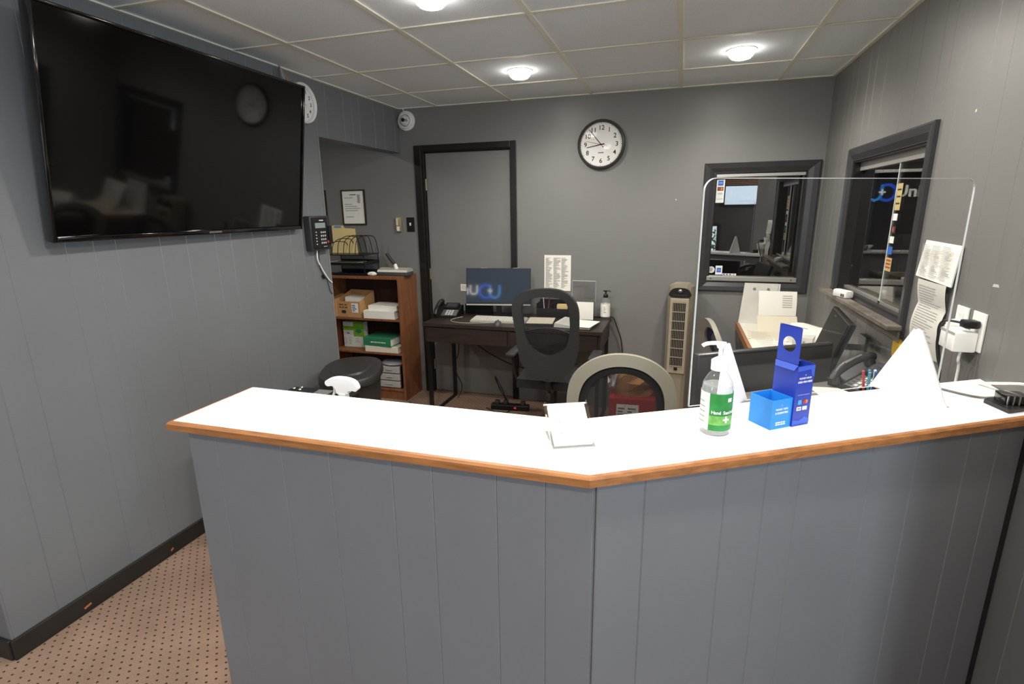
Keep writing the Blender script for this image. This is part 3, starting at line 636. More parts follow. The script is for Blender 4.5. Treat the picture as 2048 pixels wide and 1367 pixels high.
# wire file organiser on top
t = T('wire_file_organizer', 'black wire desk organiser with upright file loops on the bookcase', 'desk organizer', (-0.47, 3.93, ZT))
for x0, x1, z in ((-0.155, 0.225, 0.0), (-0.155, 0.225, 0.085)): 
    G().box(x0, x1, -0.115, 0.115, z, z+0.004).o('tray', BPLAS, t)
    g = G(); g.box(x0, x1, -0.118, -0.115, z, z+0.022).box(x0, x1, 0.115, 0.118, z, z+0.03).box(x1, x1+0.003, -0.115, 0.115, z, z+0.03); g.o('tray_rim', BPLAS, t)
g = G().box(-0.155, 0.225, -0.115, 0.115, 0.165, 0.172); g.o('top_plate', BPLAS, t)
for x in (-0.15, 0.22): 
    for y in (-0.11, 0.11): G().cyl((x, y, 0.0005), (x, y, 0.17), 0.004, seg=8).o('post', STEELB, t)
for k in range(6):
    x = -0.10+0.056*k; hh = (0.10, 0.125, 0.145, 0.15, 0.15, 0.15)[k]
    G().tube([(x-0.045, -0.10, 0.172), (x-0.030, -0.09, 0.172+hh*0.7), (x+0.01, -0.05, 0.172+hh), (x+0.045, 0.0, 0.172+hh), (x+0.060, 0.05, 0.172+hh*0.85), (x+0.068, 0.08, 0.172)], 0.0032, 6, smooth=5).o('file_loop', STEELB, t, smooth=True)
tag(G().box(-0.30, 0.0, -0.105, 0.105, 0, 0.012).o('paper_stack', PAPER2, loc=(-0.36, 3.93, ZT+0.0891)), 'cream papers lying in the wire organiser tray', 'paper')
f = T('file_folder', 'manila folder with a blue tab standing in the wire organiser', 'folder', (-0.60, 3.99, ZT+0.1722))
fo = G().prism([(-0.07, 0), (0.19, 0), (0.175, 0.205), (0.07, 0.21), (0.06, 0.232), (-0.035, 0.235), (-0.06, 0.225)], -0.003, 0.003, lambda u, v, d: (u, d+0.02*v, v)).o('folder_sheet', MANILA, f)
G().box(-0.028, 0.04, -0.0052+0.02*0.22, -0.0036+0.02*0.22, 0.212, 0.230).o('tab_sticker', mat('tab_blue', (100, 150, 180), 0.6), f)
# paper trimmer / punch and tissues
t = T('paper_trimmer', 'silver paper cutter with raised black handle on the bookcase', 'paper cutter', (-0.02, 3.92, ZT))
G().box(-0.145, 0.135, -0.055, 0.060, 0.0, 0.030, bv=0.006).o('base', DGREY, t, smooth=True)
G().prism([(-0.055, 0.0305), (0.060, 0.0305), (0.055, 0.052), (0.02, 0.062), (-0.045, 0.046)], -0.142, 0.132, lambda u, v, d: (d, u, v)).o('cover', SILV, t)
G().cyl((0.012, 0.0, 0.050), (-0.002, 0.0, 0.092), 0.017, 0.014, seg=12).o('hinge_block', WHITE, t)
G().tube([(0.0, 0.0, 0.088), (-0.03, 0.0, 0.120), (-0.06, 0.0, 0.160), (-0.072, 0.0, 0.178)], 0.014, 10, smooth=4).o('handle', BPLAS2, t, smooth=True)
g = G(); random.seed(3)
def blob(u, v):
    a = 2*PI*u; b = PI*(v-0.5); r = 1+0.12*math.sin(5*a+3*v)+0.08*math.sin(9*a)
    return (0.038*r*math.cos(a)*math.cos(b), 0.024*r*math.sin(a)*math.cos(b), 0.018+0.018*math.sin(b))
g.grid(blob, 20, 8); tag(g.o('tissue', PAPER, loc=(-0.185, 3.828, ZT), smooth=True), 'crumpled white tissue beside the paper cutter on the bookcase', 'tissue')
# first shelf
def openbox(label, x, y, w, d, h, hb, rotz, flap):
    t = T('cardboard_box', label, 'box', (x, y, S1), rotz); th = 0.004
    G().box(-w/2, w/2, -d/2, d/2, 0, th).o('bottom', CARD, t)
    G().prism([(-w/2, th), (w/2, th), (w/2, h), (-w/2, h*0.96)], -d/2, -d/2+th, lambda u, v, q: (u, q, v)).o('front_side', CARD, t)
    G().box(-w/2, w/2, d/2-th, d/2, th, hb).o('rear_side', CARD, t)
    for s in (-1, 1): G().prism([(-d/2+th, th), (d/2-th, th), (d/2-th, hb), (-d/2+th, h)], s*w/2, s*(w/2-th), lambda u, v, q: (q, u, v)).o('side', CARD, t)
    if flap: 
        l = G().box(w*0.14, w*0.42, -d/2-0.0012, -d/2-0.0003, h*0.30, h*0.88).o('address_label', PAPER, t); prints(w*0.17, w*0.38, h*0.36, h*0.8, 4, -d/2-0.0016).o('label_print', NAVY, l)
    prints(-w*0.40, -w*0.02, h*0.50, h*0.85, 2, -d/2-0.0016, 3, 0.3, 0.4).o('box_print', mat('box_ink', (110, 70, 40), 0.8), t); G().box(-w*0.3, -w*0.12, -d/2-0.0014, -d/2-0.0004, h*0.22, h*0.40).o('box_mark', INKD, t)
    return t
openbox('open cardboard box of papers with a white address label on the bookcase shelf', -0.425, 3.915, 0.245, 0.20, 0.135, 0.205, -0.1, True)
tag(G().box(-0.09, 0.09, -0.06, 0.06, 0, 0.145, mt=Matrix.Rotation(0.06, 4, 'Y')).o('paper_bundle', PAPER, loc=(-0.42, 3.935, S1+0.0102)), 'bundle of white papers sticking out of the open cardboard box', 'paper')
t = openbox('cardboard box at the end of the bookcase shelf, cut off by the wall', -0.587, 3.92, 0.062, 0.22, 0.15, 0.17, 0.0, False)
tag(G().box(-0.12, 0.12, -0.03, 0.03, 0, 0.004).o('envelope', PAPER, loc=(-0.40, 3.79+0.034, S1+0.0), rot=(0, 0, 0.06)), 'white envelope lying in front of the open cardboard box', 'envelope') if False else None
def binder(label, x, y, z, w, d, h, m, rotz=0.0, spine=True, name='ring_binder'):
    t = T(name, label, 'binder', (x, y, z), rotz)
    G().box(-w/2, w/2, -d/2, d/2, 0, 0.004).o('cover', m, t); G().box(-w/2, w/2, -d/2, d/2, h-0.004, h).o('cover', m, t)
    G().box(-w/2, w/2, -d/2-0.003, -d/2, 0, h, bv=0.001, seg=1).o('spine', m, t)
    G().box(-w/2+0.006, w/2-0.010, -d/2+0.012, d/2-0.008, 0.0042, h-0.0042).o('pages', PAPER, t)
    return t
binder('thick white binder lying flat on the middle shelf of the bookcase', -0.132, 3.90, S1, 0.29, 0.21, 0.066, PAPER)
binder('thin white binder lying on top of the thick white binder', -0.118, 3.925, S1+0.0661, 0.27, 0.18, 0.038, PAPER)
t = binder('green binder lying on a cream binder in the bookcase', -0.165, 3.895, S2+0.0502, 0.272, 0.20, 0.072, GREENB, -0.05)
prints(-0.06, 0.09, 0.028, 0.042, 1, -0.1045, 10, 0.3, 0.7).o('spine_print', PAPER, t)
binder('cream binder underneath the green binder in the bookcase', -0.130, 3.90, S2, 0.315, 0.21, 0.050, CREAM)
t = T('software_box', 'green and white printed retail box standing on the bookcase shelf', 'box', (-0.46, 3.93, S2), 0.04)
G().box(-0.105, 0.102, -0.03, 0.03, 0, 0.225, bv=0.001, seg=1).o('carton', mat('pale_carton', (214, 216, 206), 0.5), t)
G().box(-0.004, 0.1018, -0.0308, -0.0302, 0.095, 0.2245).o('green_panel', LIME, t); G().box(-0.1048, -0.005, -0.0308, -0.0302, 0.150, 0.185).o('green_panel', LIME, t)
G().sph((0.046, -0.031, 0.145), 0.03, (1, 0.03, 0.6)).o('leaf_print', GREENB, t); prints(-0.10, -0.012, 0.02, 0.09, 6, -0.0305, 2).o('carton_print', INKL, t); prints(-0.07, -0.04, 0.115, 0.13, 1, -0.0307, 1, 0).o('carton_mark', NAVY, t); prints(0.01, 0.09, 0.04, 0.085, 3, -0.0305).o('carton_print', INKL, t)
t = T('drawer_organizer', 'small clear plastic three drawer organiser on the lowest bookcase shelf', 'drawer unit', (-0.075, 3.91, S3), 0.0)
g = G(); g.box(-0.103, -0.098, -0.095, 0.11, 0, 0.20).box(0.098, 0.103, -0.095, 0.11, 0, 0.20).box(-0.098, 0.098, 0.105, 0.11, 0, 0.20).box(-0.098, 0.098, -0.095, 0.105, 0, 0.004); g.o('case', BPLAS, t)
CLP = mat('frosted_plastic', (176, 176, 172), 0.25)
for k in range(3):
    d = G().box(-0.096, 0.096, -0.112, 0.095, 0.008+k*0.064, 0.064+k*0.064, bv=0.004).o('drawer', CLP, t); G().box(-0.03, 0.03, -0.119, -0.1122, 0.036+k*0.064, 0.044+k*0.064, bv=0.002).o('drawer_pull', CLP, d)
G().lathe([(0.0, 0.201), (0.112, 0.201), (0.118, 0.207), (0.112, 0.216), (0.09, 0.226), (0.0, 0.228)], 28, sy=0.95).o('tray_lid', mat('grey_lid', (150, 150, 156), 0.3), t, smooth=True)

# ------------------------------------------------------------------ waste bin, equipment case, spray bottle
t = T('waste_bin', 'large black plastic waste bin with a stepped lid beside the bookcase', 'waste bin', (0.315, 2.715, 0.0), 0.42)
def sup(a, b, z, n=36, e=2.6):
    return [(a*math.copysign(abs(math.cos(2*PI*k/n))**(2/e), math.cos(2*PI*k/n)), b*math.copysign(abs(math.sin(2*PI*k/n))**(2/e), math.sin(2*PI*k/n)), z) for k in range(n)]
def loft(levels):
    g = G(); R_ = [[g.b.verts.new(p) for p in l] for l in levels]; n = len(R_[0])
    for A, B in zip(R_, R_[1:]):
        for k in range(n): g.b.faces.new((A[k], A[(k+1) % n], B[(k+1) % n], B[k]))
    g.b.faces.new(R_[0][::-1]); g.b.faces.new(R_[-1]); return g
BIN = mat('bin_plastic', (44, 44, 44), 0.42)
loft([sup(0.14, 0.205, 0.0), sup(0.165, 0.245, 0.52), sup(0.17, 0.25, 0.575)]).o('bin_body', BIN, t, smooth=True)
lid = loft([sup(0.182, 0.272, 0.5755), sup(0.186, 0.278, 0.582), sup(0.184, 0.276, 0.612), sup(0.176, 0.268, 0.624), sup(0.150, 0.235, 0.630), sup(0.118, 0.195, 0.632), sup(0.108, 0.185, 0.642), sup(0.05, 0.09, 0.646)]).o('lid', BIN, t, smooth=True)
G().box(0.04, 0.10, -0.287, -0.270, 0.583, 0.598, bv=0.003).o('lid_latch', BPLAS, lid)
t = T('equipment_case', 'black equipment case with metal label plate behind the counter', 'case', (0.56, 1.98, 0.0), 0.05)
G().box(-0.19, 0.19, -0.16, 0.17, 0, 0.70, bv=0.01).o('case_body', BPLAS, t, smooth=True)
G().box(-0.02, 0.06, -0.02, 0.14, 0.7002, 0.703).o('label_plate', mat('plate_grey', (150, 150, 146), 0.4, metal=0.5), t)
for x, y in ((-0.16, 0.13), (-0.13, 0.15), (-0.12, 0.12), (0.13, 0.12), (0.155, 0.11)): G().sph((x, y, 0.703), 0.010, (1, 1, 0.6), 10, 6).o('corner_screw', METAL, t, smooth=True)
t = T('spray_bottle', 'white trigger spray bottle behind the counter', 'spray bottle', (1.198, 1.40, 0.84), 0.12)
G().lathe([(0.0, 0.0), (0.038, 0.0), (0.040, 0.004), (0.040, 0.085), (0.030, 0.108), (0.014, 0.118), (0.014, 0.126), (0.0, 0.126)], 24).o('bottle', WHITE, t, smooth=True)
G().lathe([(0.0, 0.1262), (0.0175, 0.1262), (0.0175, 0.152), (0.0, 0.152)], 20).o('collar', WHITE, t, smooth=True)
SPR = mat('spray_white', (250, 250, 250), 0.3)
G().prism(curve2([(-0.056, 0.186), (-0.050, 0.197), (-0.020, 0.205), (0.018, 0.203), (0.045, 0.192), (0.055, 0.172), (0.050, 0.163), (0.034, 0.165), (0.020, 0.160), (0.020, 0.1525), (-0.016, 0.1525), (-0.020, 0.165), (-0.030, 0.178), (-0.048, 0.177)], 4), -0.013, 0.013, lambda u, v, d: (u, d, v)).o('trigger_head', SPR, t, smooth=True)
G().tube([(-0.032, 0, 0.176), (-0.031, 0, 0.158), (-0.038, 0, 0.140), (-0.046, 0, 0.130)], 0.0042, 8, smooth=4).o('trigger', SPR, t, smooth=True)

# ------------------------------------------------------------------ dark desk at the back wall
D0, D1, DY0, DY1, DT = 0.40, 1.757, 3.535, 4.071, 0.75
t = T('writing_desk', 'dark brown wooden desk with two drawers on black legs', 'desk', (0, 0, 0))
G().box(D0, D1, DY0, DY1, DT-0.028, DT, bv=0.002).o('desktop', ESPRESSO, t)
g = G(); g.box(D0+0.012, D0+0.030, DY0+0.012, DY1-0.01, 0.60, DT-0.0285).box(D1-0.030, D1-0.012, DY0+0.012, DY1-0.01, 0.60, DT-0.0285).box(D0+0.03, D1-0.03, DY1-0.028, DY1-0.01, 0.60, DT-0.0285).box(1.072, 1.086, DY0+0.012, DY1-0.03, 0.60, DT-0.0285); g.o('drawer_case', ESPRESSO, t)
for a, b in ((D0+0.032, 1.070), (1.088, D1-0.032)):
    d = G().box(a, b, DY0+0.004, DY0+0.022, 0.602, 0.714, bv=0.0015, seg=1).o('drawer', ESPRESSO, t)
    G().box(b-0.06 if a < 1 else a+0.03, b-0.03 if a < 1 else a+0.06, DY0+0.0025, DY0+0.0038, 0.608, 0.708).o('drawer_grip', ESPRESSO, d)
for x in (D0+0.016, D1-0.042):
    for y in (DY0+0.02, DY1-0.05): G().box(x, x+0.026, y, y+0.026, 0.0135 if True else 0, 0.5995).o('leg', STEELB, t)
    G().box(x, x+0.026, DY0+0.02, DY1-0.024, 0.0, 0.013).o('floor_bar', STEELB, t)
G().prism([(DY0+0.05, 0.5995), (DY0+0.05, 0.57), (DY0+0.16, 0.5995)], D0+0.020, D0+0.024, lambda u, v, d: (d, u, v)).o('corner_brace', STEELB, t)

# desk phones
def phone(label, loc, rotz, tilt=0.0):
    t = T('desk_phone', label, 'telephone', loc, rotz)
    f = lambda u, v, d: (d, u, v)
    G().prism([(-0.105, 0.0), (0.095, 0.0), (0.095, 0.075), (0.06, 0.082), (-0.105, 0.018)], -0.085, 0.115, f).o('base', BPLAS, t)
    # sloped face helper
    def F(x, s, h): # s along the slope from the front edge, h above the face
        a = math.atan2(0.064, 0.165); return (x, -0.105+s*math.cos(a)-h*math.sin(a), 0.018+s*math.sin(a)+h*math.cos(a))
    def slab(x0, x1, s0, s1, h0, h1, nm, m, par):
        g = G(); vs_ = [g.b.verts.new(F(x, s, h)) for h in (h0, h1) for x, s in ((x0, s0), (x1, s0), (x1, s1), (x0, s1))]
        for q in ((0, 1, 2, 3), (7, 6, 5, 4), (0, 4, 5, 1), (1, 5, 6, 2), (2, 6, 7, 3), (3, 7, 4, 0)): g.b.faces.new([vs_[k] for k in q])
        return g.o(nm, m, par)
    sc = slab(-0.012, 0.100, 0.095, 0.172, 0.002, 0.020, 'display_housing', BPLAS, t); slab(0.004, 0.086, 0.110, 0.160, 0.0205, 0.0212, 'display', mat('phone_lcd', (52, 56, 60), 0.2), sc)
    slab(-0.016, 0.108, 0.006, 0.092, 0.0004, 0.003, 'keypad_plate', mat('keypad_grey', (92, 92, 92), 0.4), t)
    for c in range(3):
        for r in range(4): slab(0.016+c*0.022, 0.030+c*0.022, 0.014+r*0.019, 0.026+r*0.019, 0.0032, 0.006, 'key', KEY, t)
    for r in range(4): slab(-0.010, 0.004, 0.016+r*0.019, 0.024+r*0.019, 0.0032, 0.005, 'side_key', DGREY, t)
    P = [F(-0.052, -0.012, 0.020), F(-0.052, 0.02, 0.040), F(-0.052, 0.09, 0.048), F(-0.052, 0.16, 0.040), F(-0.052, 0.192, 0.022)]
    g = G(); g.tube(P, 0.017, 10, smooth=4); h = g.o('handset', BPLAS, t, smooth=True)
    for s in (0.005, 0.172): G().cyl(F(-0.052, s, 0.001), F(-0.052, s, 0.030), 0.021, 0.019, seg=14).o('handset_cup', BPLAS, h, smooth=True)
    G().tube([F(-0.040, 0.05, 0.066), F(-0.040, 0.09, 0.0675), F(-0.040, 0.13, 0.065)], 0.0035, 6).o('handset_strip', METAL, h)
    g = G(); pts = []
    for k in range(60):
        u = k/59; c = Vector((-0.088-0.03*math.sin(PI*u), -0.09+0.10*u-0.0, 0.022+0.012*math.sin(6*u)))
        pts.append((c.x+0.006*math.cos(k*1.3), c.y, c.z+0.006*math.sin(k*1.3)))
    G().tube(pts, 0.0018, 5).o('coiled_cord', BPLAS, t)
    return t
phone('black office phone on the dark desk beside the monitor', (0.470, 3.83, DT), 0.10)
phone('black office phone on the grey ledge behind the white shield foot', (2.952, 2.255, LZ), -1.0)

# desk monitor, PC, keyboard, mouse
t = T('desk_monitor', 'thin black monitor with glossy screen on the dark desk', 'monitor', (0.898, 3.86, DT), 0.172)
mr = T('panel_tilt', 'x', 'x'); bpy.data.objects.remove(mr)
tl = Matrix.Translation((0, 0, 0.095)) @ Matrix.Rotation(-0.14, 4, 'X')
def tm(g, nm, m, par, **k): g.b.transform(tl); return g.o(nm, m, par, **k)
tm(G().box(-0.254, 0.254, 0.0, 0.022, 0.012, 0.290, bv=0.002), 'housing', BPLAS, t)
sc = tm(G().box(-0.250, 0.250, -0.0012, -0.0002, 0.020, 0.286), 'screen', MON, t)
tm(G().box(-0.254, 0.254, -0.0022, 0.020, 0.000, 0.0118, bv=0.001), 'chin_bar', ALU, t)
for x in (-0.11, 0.14): tm(G().box(x-0.025, x+0.025, -0.001, 0.003, 0.2902, 0.2925), 'edge_clip', ALU, t)
G().box(-0.02, 0.02, 0.035, 0.055, 0.010, 0.20).o('stand_neck', BPLAS, t); G().box(-0.10, 0.10, -0.02, 0.10, 0.0, 0.0098, bv=0.002).o('stand_foot', BPLAS, t)
tag(G().box(-0.115, 0.115, 0, 0.05, 0, 0.075, bv=0.003).o('mini_computer', BPLAS, loc=(0.68, 3.99, DT)), 'small black computer box under the desk monitor', 'computer')
t = T('keyboard', 'light grey computer keyboard on the dark desk', 'keyboard', (0.955, 3.725, DT), 0.04)
KB = mat('keyboard_grey', (176, 174, 164), 0.5); KC = mat('keycap', (206, 204, 194), 0.5)
G().prism([(-0.07, 0.0), (0.07, 0.0), (0.07, 0.020), (-0.07, 0.012)], -0.215, 0.215, lambda u, v, d: (d, u, v)).o('case', KB, t)
g = G()
for r in range(6):
    for c in range(21): g.box(-0.206+c*0.0197, -0.190+c*0.0197, -0.060+r*0.0205, -0.044+r*0.0205, 0.0135+r*0.0012, 0.0205+r*0.0012)
k = g.o('keycaps', KC, t); k['kind'] = 'stuff'
t = T('computer_mouse', 'dark grey computer mouse on the dark desk beside the keyboard', 'mouse', (0.985, 3.590, DT), 0.2)
g = G().sph((0, 0, 0.0), 1.0, (0.031, 0.052, 0.034), 20, 12); bmesh.ops.bisect_plane(g.b, geom=g.b.verts[:]+g.b.edges[:]+g.b.faces[:], plane_co=(0, 0, 0.0002), plane_no=(0, 0, 1), clear_inner=True); bmesh.ops.holes_fill(g.b, edges=g.b.edges[:], sides=0)
g.o('body', DGREY, t, smooth=True); G().cyl((-0.004, 0.03, 0.0285), (0.004, 0.03, 0.0285), 0.006, seg=12).o('wheel', BPLAS, t)
tag(G().tube([(0.95, 3.630, DT+0.006), (0.90, 3.625, DT+0.004), (0.82, 3.60, DT+0.004), (0.70, 3.58, DT+0.004), (0.60, 3.62, DT+0.004), (0.58, 3.70, DT+0.004), (0.62, 3.80, DT+0.004)], 0.0035, 6, smooth=6).o('mouse_cable', mat('cable_grey', (150, 146, 132), 0.5), smooth=True), 'pale grey cable curving over the dark desk towards the keyboard', 'cable')
# organiser, note pad, binder, brochure holder and bottle at the right end
t = T('mesh_organizer', 'black mesh desk organiser holding pens behind the black chair', 'desk organizer', (1.32, 3.99, DT))
g = G(); g.box(-0.13, 0.13, 0.055, 0.06, 0, 0.13).box(-0.13, -0.127, -0.06, 0.055, 0, 0.11).box(0.127, 0.13, -0.06, 0.055, 0, 0.11).box(-0.127, 0.127, -0.06, -0.057, 0, 0.075).box(-0.127, 0.127, -0.057, 0.055, 0, 0.004).box(-0.02, -0.017, -0.057, 0.055, 0.004, 0.10); g.o('mesh_frame', BPLAS, t)
for i, (x, c) in enumerate(((-0.09, (196, 190, 170)), (-0.06, (60, 60, 62)), (-0.075, (150, 40, 40)))): tag(G().cyl((x, -0.01, 0.0), (x+0.02*(i-1), 0.02, 0.15), 0.004, seg=8).o('pen', mat('desk_pen_%d' % i, c, 0.4), loc=(1.335, 3.99, DT+0.0045)), ('cream pen', 'dark pen', 'red pen')[i]+' standing in the black mesh desk organiser', 'pen')
tag(G().box(0.0, 0.085, -0.03, 0.03, 0, 0.10, bv=0.006).o('sticky_note_stack', MANILA, loc=(1.345, 3.975, DT+0.0045), rot=(0, 0, 0.1), smooth=True), 'yellowish note stack in the black mesh desk organiser', 'notes')
t = T('paper_tray_pad', 'pale grey desk pad of ruled paper on the dark desk behind the chair', 'note pad', (1.28, 3.72, DT), 0.12)
G().box(-0.10, 0.10, -0.12, 0.10, 0, 0.022).o('pad', BPLAS2, t); G().box(-0.095, 0.097, -0.115, 0.098, 0.0222, 0.026).o('top_sheet', PAPER2, t)
t = T('open_binder', 'open white binder with loose papers on the right end of the dark desk', 'binder', (1.545, 3.71, DT), -0.12)
G().box(-0.13, 0.14, -0.125, 0.125, 0, 0.003).o('lower_cover', BPLAS2, t)
G().prism([(-0.13, 0.0032), (0.13, 0.0032), (0.13, 0.012), (0.0, 0.020), (-0.125, 0.034)], -0.12, 0.12, lambda u, v, d: (u, d, v)).o('page_block', PAPER, t)
G().box(0.0, 0.145, -0.13, 0.11, 0.0205, 0.0215, mt=Matrix.Rotation(-0.06, 4, 'Z')).o('loose_sheet', PAPER, t)
g = G()
for k in range(10): g.quad((-0.11, -0.10+0.02*k, 0.0335), (-0.01, -0.10+0.02*k, 0.0212), (-0.01, -0.095+0.02*k, 0.0212), (-0.11, -0.095+0.02*k, 0.0335))
g.o('print', INKL, t)
t = T('brochure_holder', 'clear acrylic brochure holder with a white card on the dark desk', 'brochure holder', (1.545, 3.975, DT), -0.05)
g = G(); g.box(-0.09, 0.09, 0.03, 0.033, 0, 0.285).box(-0.09, 0.09, -0.03, -0.027, 0, 0.13).box(-0.09, -0.087, -0.027, 0.03, 0, 0.13).box(0.087, 0.09, -0.027, 0.03, 0, 0.13).box(-0.087, 0.087, -0.027, 0.03, 0, 0.003); g.o('clear_holder', ACRYL2, t)
g = G(); g.box(-0.091, 0.091, 0.0295, 0.0335, 0.2852, 0.288).box(-0.091, -0.0902, 0.029, 0.034, 0.13, 0.285).box(0.0902, 0.091, 0.029, 0.034, 0.13, 0.285); g.o('edge', AEDGE, t)
tag(G().box(-0.055, 0.075, -0.0012, 0, 0, 0.135).o('white_card', PAPER, loc=(1.558, 3.940, DT+0.0001)), 'blank white card standing before the clear brochure holder', 'card')
def pump_bottle(t, R, hb, body_m, cap_m, label_m, neck=0.010):
    G().lathe([(0.0, 0.0), (R*0.92, 0.0), (R, 0.006), (R, hb*0.72), (R*0.93, hb*0.82), (R*0.62, hb*0.94), (R*0.42, hb), (0.0, hb)], 28).o('bottle', body_m, t, smooth=True)
    G().lathe([(0.0, hb+0.0002), (R*0.50, hb+0.0002), (R*0.50, hb+0.020), (R*0.36, hb+0.026), (0.0, hb+0.026)], 20).o('collar', cap_m, t, smooth=True)
    G().cyl((0, 0, hb+0.0262), (0, 0, hb+0.045), R*0.16, seg=12).o('pump_stem', cap_m, t, smooth=True)
    return hb+0.045
t = T('soap_bottle', 'clear pump bottle with black pump and white label on the dark desk', 'pump bottle', (1.715, 4.005, DT))
z = pump_bottle(t, 0.036, 0.165, PET, BPLAS, PAPER)
G().lathe([(0.0365, 0.02), (0.0365, 0.118)], 28).o('label', PAPER, t, smooth=True); prints(-0.008, 0.012, 0.05, 0.10, 4, -0.0372).o('label_print', INKL, t)
g = G(); g.box(-0.020, 0.012, -0.007, 0.007, z, z+0.010, bv=0.003).tube([(0.010, 0, z+0.006), (0.028, 0, z+0.005), (0.038, 0, z-0.001)], 0.0045, 8, smooth=3); g.o('pump_head', BPLAS, t, smooth=True)

# cables behind and under the desk, power strip
tag(G().tube([(1.62, 4.03, DT+0.005), (1.70, 4.055, DT+0.004), (1.766, 4.055, DT+0.004), (1.80, 4.06, 0.68), (1.84, 4.065, 0.55), (1.86, 4.06, 0.3), (1.84, 4.05, 0.008)], 0.004, 6, smooth=6).o('power_cable', BPLAS, smooth=True), 'black cable hanging down the wall off the right end of the desk', 'cable')
t = T('power_strip', 'black power strip with plugs and a red switch on the carpet', 'power strip', (0.98, 3.83, 0.0), 0.1)
G().box(-0.14, 0.17, -0.03, 0.03, 0, 0.045, bv=0.005).o('strip_body', BPLAS, t); G().box(0.05, 0.07, -0.0312, -0.0302, 0.018, 0.032).o('switch', mat('red_switch', (200, 50, 60), 0.4, emit=0.4), t)
for x in (-0.09, -0.02, 0.12): G().box(x-0.018, x+0.018, -0.02, 0.02, 0.0452, 0.075, bv=0.004).o('plug', BPLAS2, t)
for nm, pts, lab in (('cable', [(0.96, 3.83, 0.076), (0.93, 3.80, 0.20), (0.86, 3.86, 0.26), (0.88, 3.95, 0.10), (0.97, 3.86, 0.05), (1.0, 3.76, 0.006), (0.90, 3.74, 0.006), (0.80, 3.80, 0.006)], 'black looped cable rising from the power strip'),
                     ('cable', [(0.50, 4.02, 0.60), (0.70, 4.06, 0.42), (0.98, 4.06, 0.30), (1.25, 4.05, 0.29), (1.50, 4.05, 0.36)], 'thin black cable strung along the wall under the desk'),
                     ('cable', [(0.50, 3.98, 0.60), (0.49, 3.99, 0.40), (0.45, 3.97, 0.28), (0.52, 3.97, 0.12), (0.50, 3.92, 0.02)], 'black cable hanging beside the left desk leg'),
                     ('cable', [(-0.02, 3.60, 0.006), (0.04, 3.56, 0.006), (0.10, 3.62, 0.006), (0.15, 3.72, 0.006), (0.12, 3.76, 0.006)], 'black cable lying on the carpet before the bookcase')):
    tag(G().tube(pts, 0.004, 6, smooth=6).o(nm, BPLAS, smooth=True), lab, 'cable')

# ------------------------------------------------------------------ office chairs
def chair_base(t, m, z_seat, cx=0.0, cy=0.0):
    b = G().cyl((cx, cy, 0.10), (cx, cy, z_seat), 0.024, seg=14).o('gas_column', BPLAS, t, smooth=True)
    for k in range(5):
        a = 2*PI*k/5+0.3; e = (cx+0.28*math.cos(a), cy+0.28*math.sin(a))
        l = G().tube([(cx, cy, 0.105), (cx+0.15*math.cos(a), cy+0.15*math.sin(a), 0.092), (e[0], e[1], 0.072)], 0.02, 8).o('base_arm', m, t, smooth=True)
        G().cyl((e[0]-0.022*math.sin(a), e[1]+0.022*math.cos(a), 0.027), (e[0]+0.022*math.sin(a), e[1]-0.022*math.cos(a), 0.027), 0.027, seg=14).o('caster', BPLAS, l)
def curve_back(y0, depth, xc, hw, lean, z0):
    return lambda x, z, d=0.0: (x, y0-depth*((x-xc)/hw)**2+lean*(z-z0)+d, z)
# black task chair, its back toward the counter (local frame: metres around the chair's own foot point)
t = T('office_chair', 'black office chair with mesh back drawn up to the dark desk', 'office chair', (1.482, 3.27, 0.0))
out_b = [(-0.002, 1.109), (0.103, 1.097), (0.171, 1.051), (0.199, 0.992), (0.203, 0.918), (0.202, 0.844), (0.198, 0.731), (0.171, 0.633), (0.112, 0.560), (0.004, 0.511), (-0.098, 0.560), (-0.158, 0.633), (-0.180, 0.731), (-0.188, 0.832), (-0.200, 0.915), (-0.206, 1.003), (-0.179, 1.064), (-0.115, 1.097)]
in_b = [(-0.004, 1.057), (0.072, 1.053), (0.116, 1.034), (0.138, 0.992), (0.145, 0.931), (0.146, 0.869), (0.135, 0.790), (0.110, 0.740), (0.060, 0.702), (0.003, 0.679), (-0.055, 0.695), (-0.105, 0.740), (-0.128, 0.790), (-0.139, 0.838), (-0.148, 0.917), (-0.154, 0.986), (-0.134, 1.028), (-0.075, 1.050)]
O, I = curve2(out_b, 4), curve2(in_b, 4)
fb = curve_back(-0.175, 0.05, 0, 0.2, -0.06, 0.8)
g = G(); g.ring(O, I, lambda x, z: fb(x, z, -0.022+(0.02 if False else 0)), lambda x, z: fb(x, z, 0.016)); g.o('back_frame', mat('chair_black', (46, 46, 45), 0.55), t, smooth=True)
g = G(); vs_ = [g.b.verts.new(fb(x, z, 0.0)) for x, z in I]; c = g.b.verts.new(fb(0, 0.88, 0.0)); [g.b.faces.new((vs_[k], vs_[(k+1) % len(vs_)], c)) for k in range(len(vs_))]; g.o('mesh_panel', NET_B, t)
g = G(); lp = [(-0.137, 0.835), (-0.128, 0.790), (-0.105, 0.742), (-0.055, 0.700), (0.003, 0.684), (0.060, 0.706), (0.110, 0.742), (0.134, 0.790), (0.144, 0.835), (0.07, 0.852), (0.0, 0.857), (-0.07, 0.852)]
g.prism(curve2(lp, 3), 0.002, 0.014, lambda x, z, d: fb(x, z, d)); g.o('lumbar_panel', NET_B, t)
g = G(); g.tube([fb(x, 0.835+0.022*(1-(x/0.14)**2), 0.008) for x in [-0.137+0.0281*k for k in range(11)]], 0.006, 6); g.o('lumbar_rail', BPLAS, t, smooth=True)
G().prism([(-0.22, -0.13), (0.22, -0.13), (0.235, 0.10), (0.21, 0.23), (-0.21, 0.23), (-0.235, 0.10)], 0.44, 0.50).o('seat', FAB, t)
